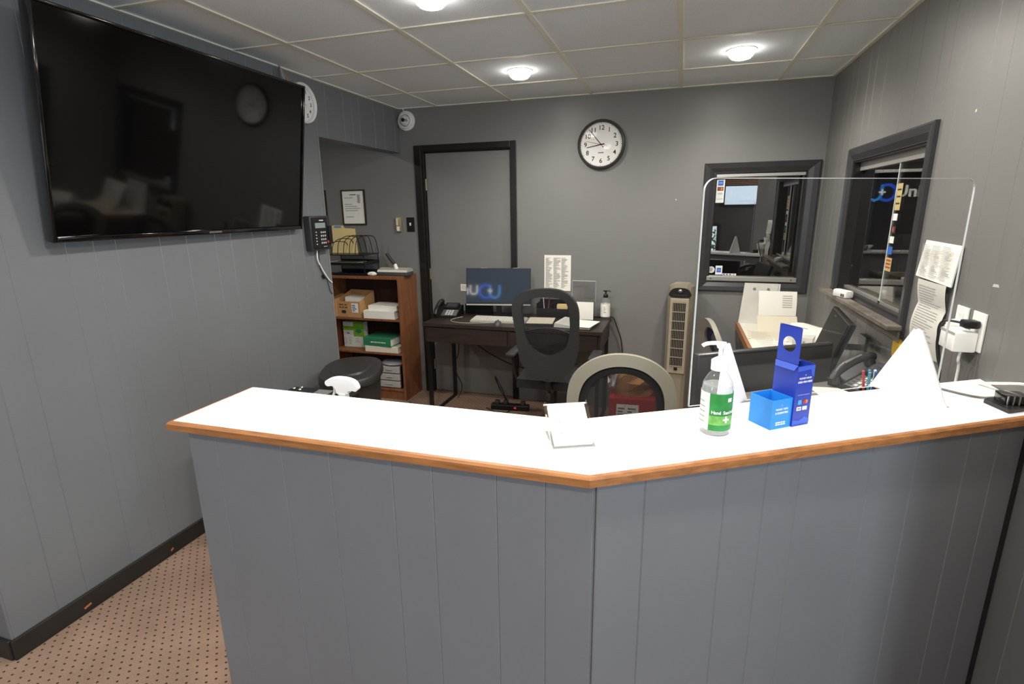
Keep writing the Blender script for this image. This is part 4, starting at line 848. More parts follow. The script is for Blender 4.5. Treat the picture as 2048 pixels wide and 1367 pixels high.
G().tube([(0, -0.16, 0.54), (0, -0.15, 0.46), (0, -0.08, 0.425), (0, 0.02, 0.42)], 0.022, 8, smooth=4).o('back_bracket', BPLAS, t, smooth=True)
for s in (-1, 1):
    a = G().tube([(s*0.21, 0.06, 0.43), (s*0.265, 0.04, 0.46), (s*0.275, 0.0, 0.58), (s*0.270, 0.0, 0.635)], 0.016, 8, smooth=4).o('armrest', BPLAS, t, smooth=True)
    G().box(s*0.27-0.035, s*0.27+0.035, -0.11, 0.13, 0.636, 0.662, bv=0.012).o('arm_pad', BPLAS2, a, smooth=True)
chair_base(t, BPLAS, 0.42)

def mesh_chair(label, loc, rotz, lean=0.10):
    """back at +y of the seat, light grey hoop frame with dark netting"""
    t = T('office_chair', label, 'office chair', loc, rotz)
    o2 = [(-0.225, 0.50), (-0.245, 0.60), (-0.250, 0.72), (-0.228, 0.815), (-0.160, 0.888), (-0.082, 0.929), (0.0, 0.942), (0.082, 0.931), (0.160, 0.893), (0.220, 0.825), (0.245, 0.73), (0.245, 0.60), (0.225, 0.50), (0.0, 0.475)]
    i2 = [(-0.170, 0.545), (-0.188, 0.62), (-0.192, 0.72), (-0.166, 0.800), (-0.114, 0.852), (-0.057, 0.879), (0.0, 0.888), (0.062, 0.881), (0.118, 0.855), (0.168, 0.803), (0.190, 0.73), (0.188, 0.62), (0.170, 0.545), (0.0, 0.525)]
    O, I = curve2(o2, 5), curve2(i2, 5); I2 = [(x*0.93, 0.71+(z-0.71)*0.93) for x, z in I]
    f2 = curve_back(0.20, -0.055, 0, 0.25, lean, 0.55)
    G().ring(O, I, lambda x, z: f2(x, z, -0.014), lambda x, z: f2(x, z, 0.014)).o('back_frame', CHAIRG, t, smooth=True)
    G().ring(I, [(x*0.82, 0.70+(z-0.70)*0.82) for x, z in I], lambda x, z: f2(x, z, -0.004), lambda x, z: f2(x, z, 0.002)).o('fabric_border', FAB, t, smooth=True)
    g = G(); Q = [(x*0.825, 0.70+(z-0.70)*0.825) for x, z in I]; vs_ = [g.b.verts.new(f2(x, z, 0.0)) for x, z in Q]; c = g.b.verts.new(f2(0, 0.70, 0.0)); [g.b.faces.new((vs_[k], vs_[(k+1) % len(vs_)], c)) for k in range(len(vs_))]; g.o('mesh_panel', NET_G, t)
    G().prism(curve2([(-0.22, 0.16), (0.22, 0.16), (0.245, -0.05), (0.21, -0.24), (-0.21, -0.24), (-0.245, -0.05)], 4), 0.43, 0.49).o('seat', FAB, t, smooth=True)
    G().tube([(0, 0.215, 0.56), (0, 0.22, 0.46), (0, 0.14, 0.415), (0, 0.0, 0.415)], 0.024, 8, smooth=4).o('back_bracket', CHAIRG, t, smooth=True)
    chair_base(t, BPLAS, 0.415)
    return t
gc = mesh_chair('grey framed mesh chair just behind the counter', (2.022, 2.06, 0.0), 0.04)
mesh_chair('grey framed mesh chair seen edge-on beside the white desk', (2.80, 3.28, 0.05), PI/2+0.22, 0.50).location.z = 0.0

# ------------------------------------------------------------------ tower fan
t = T('tower_fan', 'champagne coloured tower fan standing against the back wall', 'fan', (2.262, 3.96, 0.0), -0.10)
def fprof(s, dz): return [(-0.088*s, -0.045*s), (-0.070*s, -0.085*s), (-0.045*s, -0.097*s), (0.045*s, -0.097*s), (0.070*s, -0.085*s), (0.088*s, -0.045*s), (0.085*s, 0.05*s), (0.05*s, 0.085*s), (-0.05*s, 0.085*s), (-0.085*s, 0.05*s)]
g = G(); lv = [(1.30, 0.0), (1.30, 0.02), (1.06, 0.035), (0.98, 0.06), (1.0, 0.9), (1.0, 0.985)]
R_ = [[g.b.verts.new((x, y, z)) for x, y in fprof(s, 0)] for s, z in lv]
R_.append([g.b.verts.new((x*0.97, y*0.96, 1.052-0.35*x*x*10)) for x, y in fprof(1.0, 0)]); n = 10
for A, B in zip(R_, R_[1:]):
    for k in range(n): g.b.faces.new((A[k], A[(k+1) % n], B[(k+1) % n], B[k]))
g.b.faces.new(R_[0][::-1]); g.b.faces.new(R_[-1]); g.o('fan_body', CHAMP, t, smooth=False)
CH2 = mat('fan_front', (180, 170, 148), 0.38, metal=0.25)
G().box(-0.063, 0.063, -0.108, -0.0975, 0.40, 0.950, bv=0.003).o('front_bezel', CH2, t)
G().prism(curve2([(-0.066, 0.962), (0.066, 0.962), (0.066, 1.000), (0.035, 1.022), (-0.035, 1.022), (-0.066, 1.000)], 3), -0.109, -0.0975, lambda u, v, d: (u, d, v)).o('control_panel', BPLAS, t)
G().sph((0, -0.110, 1.003), 0.013, (1.2, 0.5, 1), 12, 8).o('dial', METAL, t, smooth=True)
for k in range(6): G().box(-0.045+0.016*k, -0.037+0.016*k, -0.1105, -0.1092, 0.971, 0.977).o('button', DGREY, t)
G().box(-0.043, 0.043, -0.1095, -0.1082, 0.455, 0.925).o('grille_recess', mat('fan_dark', (20, 20, 20), 0.7), t)
for k in range(7): G().box(-0.0375+0.0115*k, -0.0345+0.0115*k, -0.114, -0.1097, 0.455, 0.925).o('grille_slat', CHAMP, t)
for k in range(8): G().box(-0.046, 0.046, -0.1165, -0.1142, 0.455+0.0662*k, 0.4605+0.0662*k).o('grille_bar', CH2, t)
G().box(-0.012, 0.012, -0.114, -0.1085, 0.425, 0.448, bv=0.003).o('catch', BPLAS, t)

# ------------------------------------------------------------------ red carton with a brown bag behind the grey chair
t = T('red_carton', 'red carton with a white label behind the grey mesh chair', 'box', (2.02, 2.92, 0.0), 0.08)
G().box(-0.125, 0.125, -0.12, 0.12, 0, 0.555, bv=0.003).o('carton', RED, t)
l = G().box(-0.085, 0.035, -0.1212, -0.1203, 0.40, 0.52).o('white_label', PAPER, t); prints(-0.078, 0.028, 0.415, 0.505, 5, -0.1216, 2).o('label_print', INK, l)
t = T('paper_bag', 'crumpled brown paper bag sitting on the red carton', 'bag', (2.03, 2.92, 0.5552), 0.1)
rb = random.Random(5); NB = 13
jit = [[(0.85+0.30*rb.random(), rb.random()) for _ in range(NB)] for _ in range(6)]
g = G(); rg = []
for j, (rr_, zz_) in enumerate(((0.112, 0.0), (0.128, 0.035), (0.142, 0.075), (0.120, 0.120), (0.075, 0.150), (0.030, 0.165))):
    rg.append([g.b.verts.new((rr_*(1 if j == 0 else jit[j][k][0])*1.05*math.cos(2*PI*k/NB), 0.8*rr_*(1 if j == 0 else jit[j][k][0])*math.sin(2*PI*k/NB), zz_+(0 if j == 0 else 0.022*(jit[j][k][1]-0.5)))) for k in range(NB)])
for A, B in zip(rg, rg[1:]):
    for k in range(NB): g.b.faces.new((A[k], A[(k+1) % NB], B[(k+1) % NB])); g.b.faces.new((A[k], B[(k+1) % NB], B[k]))
g.b.faces.new(rg[0][::-1]); g.b.faces.new(rg[-1]); g.o('bag_body', KRAFT, t)
PLB = mat('plastic_film', (214, 214, 216), 0.25)
for s in (-1, 1):
    g = G().grid(lambda u, v: (s*(0.095+0.055*u), -0.075+0.02*math.sin(9*u+5*v), 0.05+0.085*v*(1-0.5*u)+0.01*math.sin(14*u)), 10, 8); g.o('plastic_liner', PLB, t, smooth=True)

# ------------------------------------------------------------------ white desk by the service window
t = T('side_desk', 'white topped desk with oak edge under the back window', 'desk', (0, 0, 0))
G().box(2.672, 3.098, 3.245, 4.063, 0.722, 0.76).o('desktop', mat('desk_white', (236, 232, 220), 0.5), t)
G().box(2.650, 2.6715, 3.245, 4.063, 0.715, 0.7605, bv=0.002).o('oak_edge', OAK, t)
G().box(2.69, 2.71, 3.62, 4.04, 0.0, 0.7215).o('end_panel', DGREY, t); G().box(3.07, 3.09, 3.30, 4.04, 0.0, 0.7215).o('end_panel', DGREY, t)
t = T('clipboard', 'worn white hanging folder leaning against the wall under the back window', 'folder', (2.788, 4.035, 0.7602), 0.0, rot=(-0.10, 0, 0))
G().prism([(-0.125, 0), (0.105, 0), (0.118, 0.285), (-0.100, 0.287)], -0.004, 0.004, lambda u, v, d: (u, d, v)).o('board', mat('worn_white', (214, 212, 204), 0.7, var=0.08, vscale=8), t)
G().prism([(-0.105, 0.20), (0.125, 0.05), (0.132, 0.283), (0.10, 0.285)], 0.0045, 0.006, lambda u, v, d: (u, d, v)).o('rear_sheet', PAPER, t)
for x in (-0.035, 0.055): G().cyl((x, -0.0045, 0.245), (x, -0.0065, 0.245), 0.010, seg=16).o('eyelet', METAL, t)
t = T('form_sheet', 'white form standing propped on the desk before the hanging folder', 'paper', (2.885, 3.835, 0.7602), 0.0)
G().grid(lambda u, v: ((u-0.5)*0.236, 0.10*v+0.03*(1-v)**2+0.03*u*(1-v), 0.09+0.16*v), 8, 8).o('sheet', PAPER, t, smooth=True)
G().grid(lambda u, v: ((u-0.5)*0.25, 0.03-0.12*v+0.03*u, 0.0885-0.0870*min(1, v*1.3)), 8, 8).o('lower_page', PAPER2, t, smooth=True)
g = G()
for k in range(6): g.quad(*[(0.03+a, 0.10*v+0.03*(1-v)**2+0.03*((0.03+a)/0.236+0.5)*(1-v)-0.0015, 0.09+0.16*v) for a, v in ((0, 0.35+0.09*k), (0.06, 0.35+0.09*k), (0.06, 0.38+0.09*k), (0, 0.38+0.09*k))])
g.o('print', INKL, t)
for i, (x, y, r, w, h) in enumerate(((2.80, 3.46, 0.10, 0.20, 0.27), (2.785, 3.64, -0.10, 0.20, 0.24))):
    s = tag(G().box(-w/2, w/2, -h/2, h/2, 0, 0.0015+0.001*i).o('paper_sheet', PAPER2 if i else PAPER, loc=(x, y, 0.7602+0.0018*i), rot=(0, 0, r)), ('printed sheet at the near end of the white desk', 'cream sheet lying in the middle of the white desk')[i], 'paper')
    g = G()
    for k in range(8): g.box(-w*0.4, w*0.2*random.random(), -h*0.4+k*0.025, -h*0.4+k*0.025+0.004, 0.0017+0.001*i, 0.0019+0.001*i)
    pp = g.o('print', INKL, s); pp['kind'] = 'stuff'
t = T('label_printer', 'white paper form folded over a pale printer on the white desk', 'printer', (2.985, 3.50, 0.7602), -0.5)
G().prism([(-0.085, 0.0), (0.085, 0.0), (0.085, 0.06), (0.06, 0.095), (-0.085, 0.05)], -0.07, 0.07, lambda u, v, d: (d, u, v)).o('printer_body', mat('printer_white', (216, 214, 208), 0.4), t)
G().grid(lambda u, v: ((u-0.5)*0.18, -0.13+0.26*v, max(0.004, 0.108-0.5*(v-0.62)**2-0.10*max(0, 0.35-v)+0.008*math.sin(5*u))), 6, 12).o('draped_form', PAPER, t, smooth=True)
G().box(-0.03, 0.03, -0.12, -0.086, 0.0, 0.035, bv=0.004).o('paper_slot', SILV, t)
G().tube([(-0.06, -0.08, 0.02), (-0.10, -0.12, 0.01), (-0.13, -0.10, 0.004), (-0.16, -0.04, 0.004)], 0.004, 6, smooth=4).o('cord', WHITE, t, smooth=True)

# ------------------------------------------------------------------ reception monitors behind the ledge
ra = math.atan2(0.33, 0.53)
t = T('reception_monitor', 'dark monitor behind the clear shield with its back to the counter', 'monitor', (2.575, 2.175, 0.0), ra)
BACKP = mat('monitor_back', (52, 52, 52), 0.35)
G().box(-0.310, 0.310, -0.004, 0.030, 0.74, 1.036, bv=0.008).o('housing', BACKP, t, smooth=True)
G().box(-0.306, 0.306, 0.0302, 0.034, 0.75, 1.030).o('screen', SCREEN, t)
G().box(-0.30, 0.30, -0.0055, -0.0042, 1.0265, 1.0285).o('seam', BPLAS, t)
G().box(-0.03, 0.03, 0.0345, 0.06, 0.70, 0.86).o('stand_neck', BPLAS, t); G().box(-0.05, 0.05, 0.0345, 0.20, 0.685, 0.6995, bv=0.003).o('stand_arm', BPLAS, t)
G().cyl((0, 0.17, 0.0), (0, 0.17, 0.6848), 0.022, seg=14).o('stand_pole', BPLAS, t, smooth=True); G().lathe([(0.0, 0.0), (0.11, 0.0), (0.11, 0.008), (0.03, 0.018), (0.0, 0.018)], 24, (0, 0.17, 0)).o('stand_foot', BPLAS, t, smooth=True)
t = T('side_monitor', 'black monitor leaning back beneath the side service window', 'monitor', (2.905, 2.86, 0.0), 0.0)
tl2 = Matrix.Translation((0.0, 0.0, 0.79)) @ Matrix.Rotation(-PI/2-0.10, 4, 'Z') @ Matrix.Rotation(-0.30, 4, 'X')
def tm2(g, nm, m): g.b.transform(tl2); return g.o(nm, m, t)
tm2(G().box(-0.24, 0.24, 0.0, 0.028, 0.0, 0.285, bv=0.005), 'housing', BPLAS); tm2(G().box(-0.228, 0.228, -0.0015, -0.0002, 0.018, 0.272), 'screen', mat('screen_off', (14, 14, 14), 0.5, spec=0.25)); tm2(G().box(-0.10, -0.06, -0.0025, -0.0016, 0.255, 0.262), 'logo_mark', DGREY)
G().tube([(0.06, 0.0, 0.93), (0.12, 0.0, 0.90), (0.185, 0.0, 0.90)], 0.016, 8).o('wall_arm', BPLAS, t, smooth=True); G().box(0.188, 0.2005, -0.05, 0.05, 0.84, 0.96).o('wall_plate', BPLAS, t)

# ------------------------------------------------------------------ clear shield and its feet
sa = math.atan2(1.811-1.382, 2.985-2.270)
t = T('sneeze_shield', 'clear acrylic sneeze shield standing on white triangular feet on the counter', 'shield', (2.270, 1.382, CH), sa)
SL, SH, r = 0.834, 0.575, 0.030
pts = [(0, 0), (SL, 0)]+[(SL-r+r*math.cos(a), SH-r+r*math.sin(a)) for a in [k*PI/12 for k in range(7)]]+[(r-r*math.sin(a), SH-r+r*math.cos(a)) for a in [k*PI/12 for k in range(7)]]
G().prism(pts, -0.0024, 0.0024, lambda u, v, d: (u, d, v)).o('acrylic_sheet', ACRYL, t)
G().ring([(SL/2+(u-SL/2)*1.0012, v) for u, v in pts], [(SL/2+(u-SL/2)*0.9975, 0.0006+v*0.9965) for u, v in pts], lambda u, v: (u, -0.0026, v), lambda u, v: (u, 0.0026, v)).o('polished_edge', mat('acrylic_rim', (196, 200, 200), 0.3), t)
def foot(P, Q, apex):
    P, Q, A = Vector(P), Vector(Q), Vector(apex); d = (Q-P).normalized(); n = Vector((-d.y, d.x, 0)); L = (Q-P).length; ax = (A-P).dot(d); h = A.z-P.z
    prof = curve2([(0.0, 0.0), (L*0.5, 0.0), (L, 0.0), (L-0.003, 0.010), (L-(L-ax-0.014)*0.93, h*0.90), (ax+0.009, h*0.975), (ax, h), (ax-0.009, h*0.975), (ax-0.014, h*0.94), (0.004, 0.016)], 4)
    prof = [(u, max(0.0, v)) for u, v in prof]
    inv = t.matrix_basis.inverted()
    G().prism(prof, -0.003, 0.003, lambda u, v, q: inv @ (P+d*u+n*q+Vector((0, 0, v)))).o('triangular_foot', mat('foot_white', (250, 250, 250), 0.4), t)
foot((2.777, 1.693, CH), (2.904, 1.556, CH), (2.841, 1.624, 1.247))
foot((2.417, 1.477, CH), (2.330, 1.320, CH), (2.352, 1.358, 1.240))

# ------------------------------------------------------------------ things on the counter
t = T('sanitizer_bottle', 'clear hand sanitizer pump bottle with green label on the counter', 'pump bottle', (2.325, 1.232, CH), 0.0)
R = 0.0345
G().lathe([(0.0, 0.0), (R*0.93, 0.0), (R, 0.006), (R, 0.104), (R*0.93, 0.120), (R*0.66, 0.138), (R*0.44, 0.147), (R*0.44, 0.150)], 32).o('bottle', PET, t, smooth=True)
G().lathe([(0.0, 0.003), (R*0.9, 0.003), (R*0.95, 0.008), (R*0.95, 0.108), (R*0.90, 0.116), (0.0, 0.116)], 32).o('gel', GEL, t, smooth=True)
PW = mat('pump_white', (246, 246, 244), 0.3)
G().lathe([(0.0, 0.1502), (0.0185, 0.1502), (0.0185, 0.172), (0.012, 0.177), (0.007, 0.180), (0.0, 0.180)], 24).o('collar', PW, t, smooth=True)
G().cyl((0, 0, 0.1802), (0, 0, 0.200), 0.0048, seg=12).o('pump_stem', PW, t, smooth=True)
g = G(); g.lathe([(0.0, 0.2002), (0.008, 0.2002), (0.012, 0.212), (0.0, 0.214)], 16).tube([(0.010, 0, 0.2105), (-0.015, 0, 0.211), (-0.032, 0, 0.208), (-0.039, 0, 0.203)], 0.0045, 8, smooth=4); g.o('pump_head', PW, t, smooth=True)
GL = mat('label_green', (38, 132, 58), 0.45, var=0.25, vscale=30)
def arc(r, a0, a1, z0, z1, n=16):
    return G().grid(lambda u, v: (r*math.cos(a0+(a1-a0)*u), r*math.sin(a0+(a1-a0)*u), z0+(z1-z0)*v), n, 1)
D = math.radians
lb = arc(R+0.0004, D(-118), D(12), 0.014, 0.102).o('green_label', GL, t, smooth=True)
arc(R+0.0004, D(-200), D(-119), 0.014, 0.102).o('white_label', PAPER, t, smooth=True)
arc(R+0.0008, D(-118), D(12), 0.028, 0.050).o('pale_leaf_band', mat('label_pale', (112, 176, 84), 0.5, var=0.3, vscale=60), lb, smooth=True)
def onarc(ang, z, s, size, m, nm='lettering', bold=0.0):
    rr = R+0.0012
    text(s, size, m, lb, (rr*math.cos(ang), rr*math.sin(ang), z), rot=(PI/2, 0, ang+PI/2), name=nm, bold=bold)
for i, chs in enumerate('Hand Sanitizer'):
    if chs != ' ': onarc(D(-104)+i*D(8.0), 0.058, chs, 0.0105, PW, bold=0.0002)
onarc(D(-55), 0.040, '+', 0.030, PW, 'cross', 0.0008)
g = arc(R+0.0010, D(-52), D(-34), 0.083, 0.092, 6); g.o('emblem', PW, lb)
for k in range(5): arc(R+0.0008, D(-190), D(-130)-D(10)*random.random(), 0.03+0.012*k, 0.033+0.012*k, 6).o('fine_print', INKL, t)

t = T('pen_drop_box', 'dark blue cardboard box for used pens with hanging tab', 'box', (2.449, 1.270, CH), 0.66)
x0, x1, y0, y1, hh = 0.0625, 0.1145, -0.004, 0.062, 0.148
g = G(); th = 0.0012
g.box(x0, x1, y0, y0+th, 0, hh); fr = g.o('front_panel', BLUE1, t)
for a, b, c, d_, nm in ((x0, x0+th, y0+th, y1-th, 'side_panel'), (x1-th, x1, y0+th, y1-th, 'side_panel'), (x0, x1, y1-th, y1, 'rear_panel')): G().box(a, b, c, d_, 0, hh+(0.002 if nm == 'side_panel' else 0.0)).o(nm, BLUE1, t)
G().box(x0+th, x1-th, y0+th, y1-th, 0, 0.002).o('bottom', BLUE1, t)
n = 40; cx_, cz_, rr = y0+0.033, hh+0.047, 0.0185
tab_o = []; tab_i = []
for k in range(n):
    a = 2*PI*k/n; c, s = math.cos(a), math.sin(a); q = min(0.031/max(abs(c), 1e-6), 0.044/max(abs(s), 1e-6)); tab_o.append((cx_+c*q, cz_+s*q)); tab_i.append((cx_+rr*c, cz_+rr*s))
tabm = mat('tab_blue', (36, 66, 190), 0.4) if False else BLUE1
G().ring(tab_o, tab_i, lambda u, v: (x0+0.0005, u, v), lambda u, v: (x0+0.0017, u, v)).o('hanging_tab', BLUE1, t)
G().prism([(y0+0.002, 0.0), (y1-0.002, 0.0), (y1-0.004, 0.020), (y0+0.004, 0.020)], hh+0.0912, hh+0.0922, lambda u, v, d: (x0-0.0005+v*0.95, u, d-0.25*v)).o('folded_flap', BLUE1, t)
G().prism([(y0+0.001, 0.0), (y1-0.001, 0.0), (y1-0.006, 0.016), (y0+0.006, 0.016)], hh, hh+0.001, lambda u, v, d: (x0-0.001-v*0.3, u, d+0.002-0.8*v)).o('tuck_flap', mat('flap_blue', (70, 96, 196), 0.4), t)
G().prism([(x0+0.002, 0.0), (x1-0.001, 0.0), (x1-0.003, 0.03), (x0+0.006, 0.03)], 0.0, 0.001, lambda u, v, d: (u, y1-v, hh+d-0.15*v+0.004)).o('lid_flap', BLUE1, t)
xm = (x0+x1)/2; yf = y0-0.0004
text('PLEASE DROP', 0.0062, PW, fr, (xm, yf, 0.118)); text('USED PEN HERE', 0.0062, PW, fr, (xm, yf, 0.109), bold=0.0001); text('v', 0.006, PW, fr, (xm, yf, 0.126)); prints(x0+0.008, x1-0.006, 0.076, 0.079, 1, yf, 12, 0.3, 0.7).o('fine_print', mat('print_blue', (150, 165, 220), 0.6), fr)
G().box(x0+0.011, x0+0.022, yf-0.0004, yf, 0.054, 0.065).o('blue_logo', mat('logo_azure', (80, 160, 226), 0.5), fr)
for dx, m in ((0.031, SRED), (0.037, SORA)): G().cyl((x0+dx, yf, 0.0595), (x0+dx, yf-0.0005, 0.0595), 0.0048, seg=14).o('logo_disc', m, fr)
for dx in (0.009, 0.027): lg = G().box(x0+dx, x0+dx+0.014, yf-0.0004, yf, 0.039, 0.048).o('white_logo', PW, fr)
text('VISA', 0.005, NAVY, fr, (x0+0.016, yf-0.0006, 0.0435)); 
G().prism([(x0, 0.004), (x1, 0.004), (x1, 0.014), (xm+0.01, 0.022), (xm-0.005, 0.013), (x0, 0.016)], -0.0004, 0, lambda u, v, d: (u, yf+d, v)).o('wave_print', mat('wave_blue', (58, 96, 206), 0.4), fr)
G().prism([(x0, hh-0.012), (x1-0.012, hh-0.010), (x1-0.008, hh-0.024), (x1, hh-0.03), (x1, hh-0.001), (x0, hh-0.001)], -0.0004, 0, lambda u, v, d: (u, yf+d, v)).o('wave_print', MATS['wave_blue'], fr)
t = T('pen_cup', 'light blue square card cup for clean pens on the counter', 'pen cup', (2.449, 1.270, CH), 0.66)
a, hh = 0.0615, 0.072
fr = G().box(0, a, 0, 0.0015, 0, hh).o('front_panel', BLUE2, t)
G().box(0, a, a+0.003, a+0.0045, 0, hh).o('rear_panel', BLUE2, t)
for x in (0, a-0.0015): G().box(x, x+0.0015, 0.0015, a+0.003, 0, hh).o('side_panel', BLUE2, t)
G().box(0.0015, a-0.0015, 0.0015, a+0.003, 0, 0.002).o('bottom', BLUE2, t)
text('PLEASE TAKE', 0.0062, PW, fr, (a/2, -0.0004, 0.048)); text('A CLEAN PEN', 0.0062, PW, fr, (a/2, -0.0004, 0.039), bold=0.0001); text('^', 0.006, PW, fr, (a/2, -0.0004, 0.056)); prints(a*0.25, a*0.75, 0.008, 0.018, 2, -0.0004, 4, 0.2, 0.6).o('fine_print', PW, fr)

t = T('card_holder', 'clear card holder filled with white cards at the counter corner', 'card holder', (2.020, 1.075, CH), 0.42)
sl = Matrix.Translation((0, -0.02, 0.003)) @ Matrix.Rotation(-0.95, 4, 'X')
def tm3(g, nm, m, par=None, **k): g.b.transform(sl); return g.o(nm, m, par or t, **k)
tm3(G().box(-0.048, 0.048, 0.012, 0.0135, 0.0, 0.120), 'clear_back', ACRYL2)
cd = tm3(G().box(-0.043, 0.043, 0.0, 0.0118, 0.004, 0.112), 'white_cards', PAPER)
g = G()
for k in range(3): g.cyl((-0.022, -0.0002, 0.035+0.03*k), (-0.022, -0.0006, 0.035+0.03*k), 0.0035, seg=10)
pp = tm3(g, 'print', INKL, cd); pp['kind'] = 'stuff'
g = G(); g.box(-0.050, -0.0485, -0.004, 0.014, 0.0, 0.118).box(0.0485, 0.050, -0.004, 0.014, 0.0, 0.118); tm3(g, 'side_wall', ACRYL2)
tm3(G().box(-0.050, 0.050, 0.0118, 0.0142, 0.1182, 0.1215), 'bright_edge', AEDGE)
G().box(-0.048, 0.048, -0.024, 0.075, 0.0, 0.002).o('clear_foot', ACRYL2, t)
t = T('card_reader', 'black card reader on a low stand at the right end of the counter', 'card reader', (3.040, 1.598, CH), 0.0)
G().prism([(-0.030, 0.015), (-0.012, -0.062), (0.048, -0.025), (0.050, 0.045), (0.0, 0.045)], 0.0, 0.010).o('stand_plate', BPLAS, t)
G().box(-0.004, 0.05, -0.020, 0.030, 0.0102, 0.034, bv=0.003).o('reader_body', mat('gloss_black', (16, 16, 17), 0.15, coat=0.5), t, smooth=True)
for k in range(3): G().cyl((0.002+0.012*k, -0.0215, 0.011), (0.002+0.012*k, -0.0215, 0.033), 0.002, seg=8).o('chrome_rib', METAL, t)
t = T('counter_paper', 'white sheet lying at the far right end of the counter', 'paper', (0, 0, CH))
G().prism([(2.975, 1.735), (3.085, 1.815), (3.088, 1.675), (2.975, 1.668)], 0.0, 0.0012).o('sheet', PAPER, t)
tag(G().tube([(2.95, 1.70, CH+0.004), (2.99, 1.66, CH+0.004), (3.02, 1.645, CH+0.004), (3.04, 1.63, CH+0.012)], 0.003, 6, smooth=4).o('reader_cable', mat('cable_dark_grey', (96, 96, 94), 0.5), smooth=True), 'grey cable running across the counter to the card reader', 'cable')
tag(G().tube([(3.07, 1.78, CH+0.005), (3.085, 1.72, CH+0.025), (3.095, 1.62, CH+0.055), (3.098, 1.50, CH+0.075), (3.098, 1.38, CH+0.085)], 0.004, 6, smooth=5).o('wall_cable', WHITE, smooth=True), 'white cable running up along the right wall from the counter end', 'cable')

# ------------------------------------------------------------------ things on the inner ledge and right wall
tag(G().prism([(0, 0), (0.16, 0.02), (0.15, 0.14), (-0.02, 0.12)], 0, 0.0012).o('ledge_paper', PAPER, loc=(2.76, 2.10, LZ)), 'white paper beside the office phone on the grey ledge', 'paper')
t = T('pen_holder', 'short black pen holder on the grey ledge beside the office phone', 'pen holder', (2.892, 2.045, LZ), 0.0)
G().lathe([(0.0, 0.0), (0.034, 0.0), (0.036, 0.06), (0.033, 0.06), (0.031, 0.004), (0.0, 0.004)], 20).o('cup', BPLAS, t, smooth=True)
for i, (c, dx, dy, lab) in enumerate((((200, 60, 70), -0.022, 0.0, 'red'), ((90, 160, 180), -0.010, -0.012, 'teal'), ((70, 140, 170), -0.004, 0.012, 'dull blue'), ((50, 90, 160), 0.006, -0.004, 'dark blue'), ((220, 226, 230), 0.010, 0.014, 'white'), ((226, 120, 50), 0.020, -0.006, 'orange'))):
    tag(G().cyl((dx*0.6, dy*0.6, 0.0), (dx*1.3, dy*1.3, 0.120), 0.0042, seg=8).sph((dx*1.3, dy*1.3, 0.120), 0.0052, u=8, v=6).o('pen', mat('ledge_pen_%d' % i, c, 0.4), loc=(2.892, 2.045, LZ+0.0045), smooth=True), lab+' pen standing in the black pen holder on the ledge', 'pen')
t = T('yellow_tag', 'yellow plastic tag hanging below the service window sill', 'tag', (3.0955, 2.44, 0.965), -PI/2)
G().prism(curve2([(-0.03, 0.0), (0.03, 0.0), (0.035, 0.05), (0.0, 0.075), (-0.035, 0.07)], 3), -0.008, 0.008, lambda u, v, d: (u, d, v)).o('tag_body', mat('yellow', (214, 176, 40), 0.5), t)
tag(G().box(-0.009, 0.009, -0.002, 0.002, 0, 0.175).o('wooden_stick', mat('stick_wood', (186, 140, 88), 0.7), loc=(3.045, 2.33, LZ), rot=(0.05, 0.17, 0)), 'flat wooden stick leaning on the wall behind the phone', 'stick')
t = T('wall_list', 'white printed price list taped high on the right wall', 'paper', (XR-0.004, 2.222, 1.303), rot=(0, 0.03, -PI/2))
t.rotation_euler = (0, 0, -PI/2)
G().prism([(-0.145, 0.005), (0.140, -0.003), (0.139, 0.132), (-0.133, 0.137)], -0.004, 0.0, lambda u, v, d: (u, d-0.012*(1-v/0.14), v)).o('sheet', PAPER, t)
g = prints(-0.118, 0.125, 0.012, 0.125, 22, -0.0185, 3, 0.45, 0.40); g.o('print', INKL, t)
t = T('wall_list', 'long creased receipt sheet hanging below the taped price list', 'paper', (XR-0.0035, 2.225, 1.035), rot=(0, 0, -PI/2))
def rec(u, v): return ((u-0.5)*0.225-0.006*math.sin(3*v), -0.002-0.014*abs(math.sin(PI*v*1.5)), v*0.265)
G().grid(rec, 4, 18).o('sheet', mat('receipt_paper', (208, 206, 196), 0.85), t, smooth=True)
g = G()
for k in range(26):
    v = 0.04+k*0.035; z0_, z1_ = v*0.265, v*0.265+0.003; yy = rec(0.5, v)[1]-0.0012; w = 0.2*(0.5+0.4*random.random()); g.quad((-0.1, yy, z0_), (-0.1+w, yy, z0_), (-0.1+w, yy, z1_), (-0.1, yy, z1_))
g.o('print', INKL, t)
def plate(label, y):
    t = T('outlet_plate', label, 'outlet', (XR, y, 1.132), -PI/2)
    G().box(-0.037, 0.037, -0.006, -0.0005, 0, 0.118, bv=0.002).o('plate', WHITE, t)
    for z in (0.036, 0.082): G().box(-0.015, 0.015, -0.0072, -0.0062, z-0.013, z+0.013, bv=0.0004, seg=1).o('socket', mat('socket_white', (224, 224, 218), 0.4), t)
    return t
plate('white outlet plate nearer the taped lists on the right wall', 2.013); plate('white outlet plate with the power adapter plugged in', 1.909)
t = T('night_light', 'round white plug-in night light on the outlet plate', 'night light', (XR-0.0074, 2.030, 1.185), -PI/2)
G().cyl((0, -0.0002, 0), (0, -0.022, 0), 0.022, 0.018, seg=20).o('shade', WHITE, t, smooth=True); G().box(-0.012, 0.012, -0.028, -0.0222, -0.02, 0.0, bv=0.003).o('lens', mat('ivory', (226, 220, 200), 0.4), t)
t = T('power_adapter', 'white cube power adapter plugged into the wall outlet', 'adapter', (XR-0.0075, 1.925, 1.128), -PI/2)
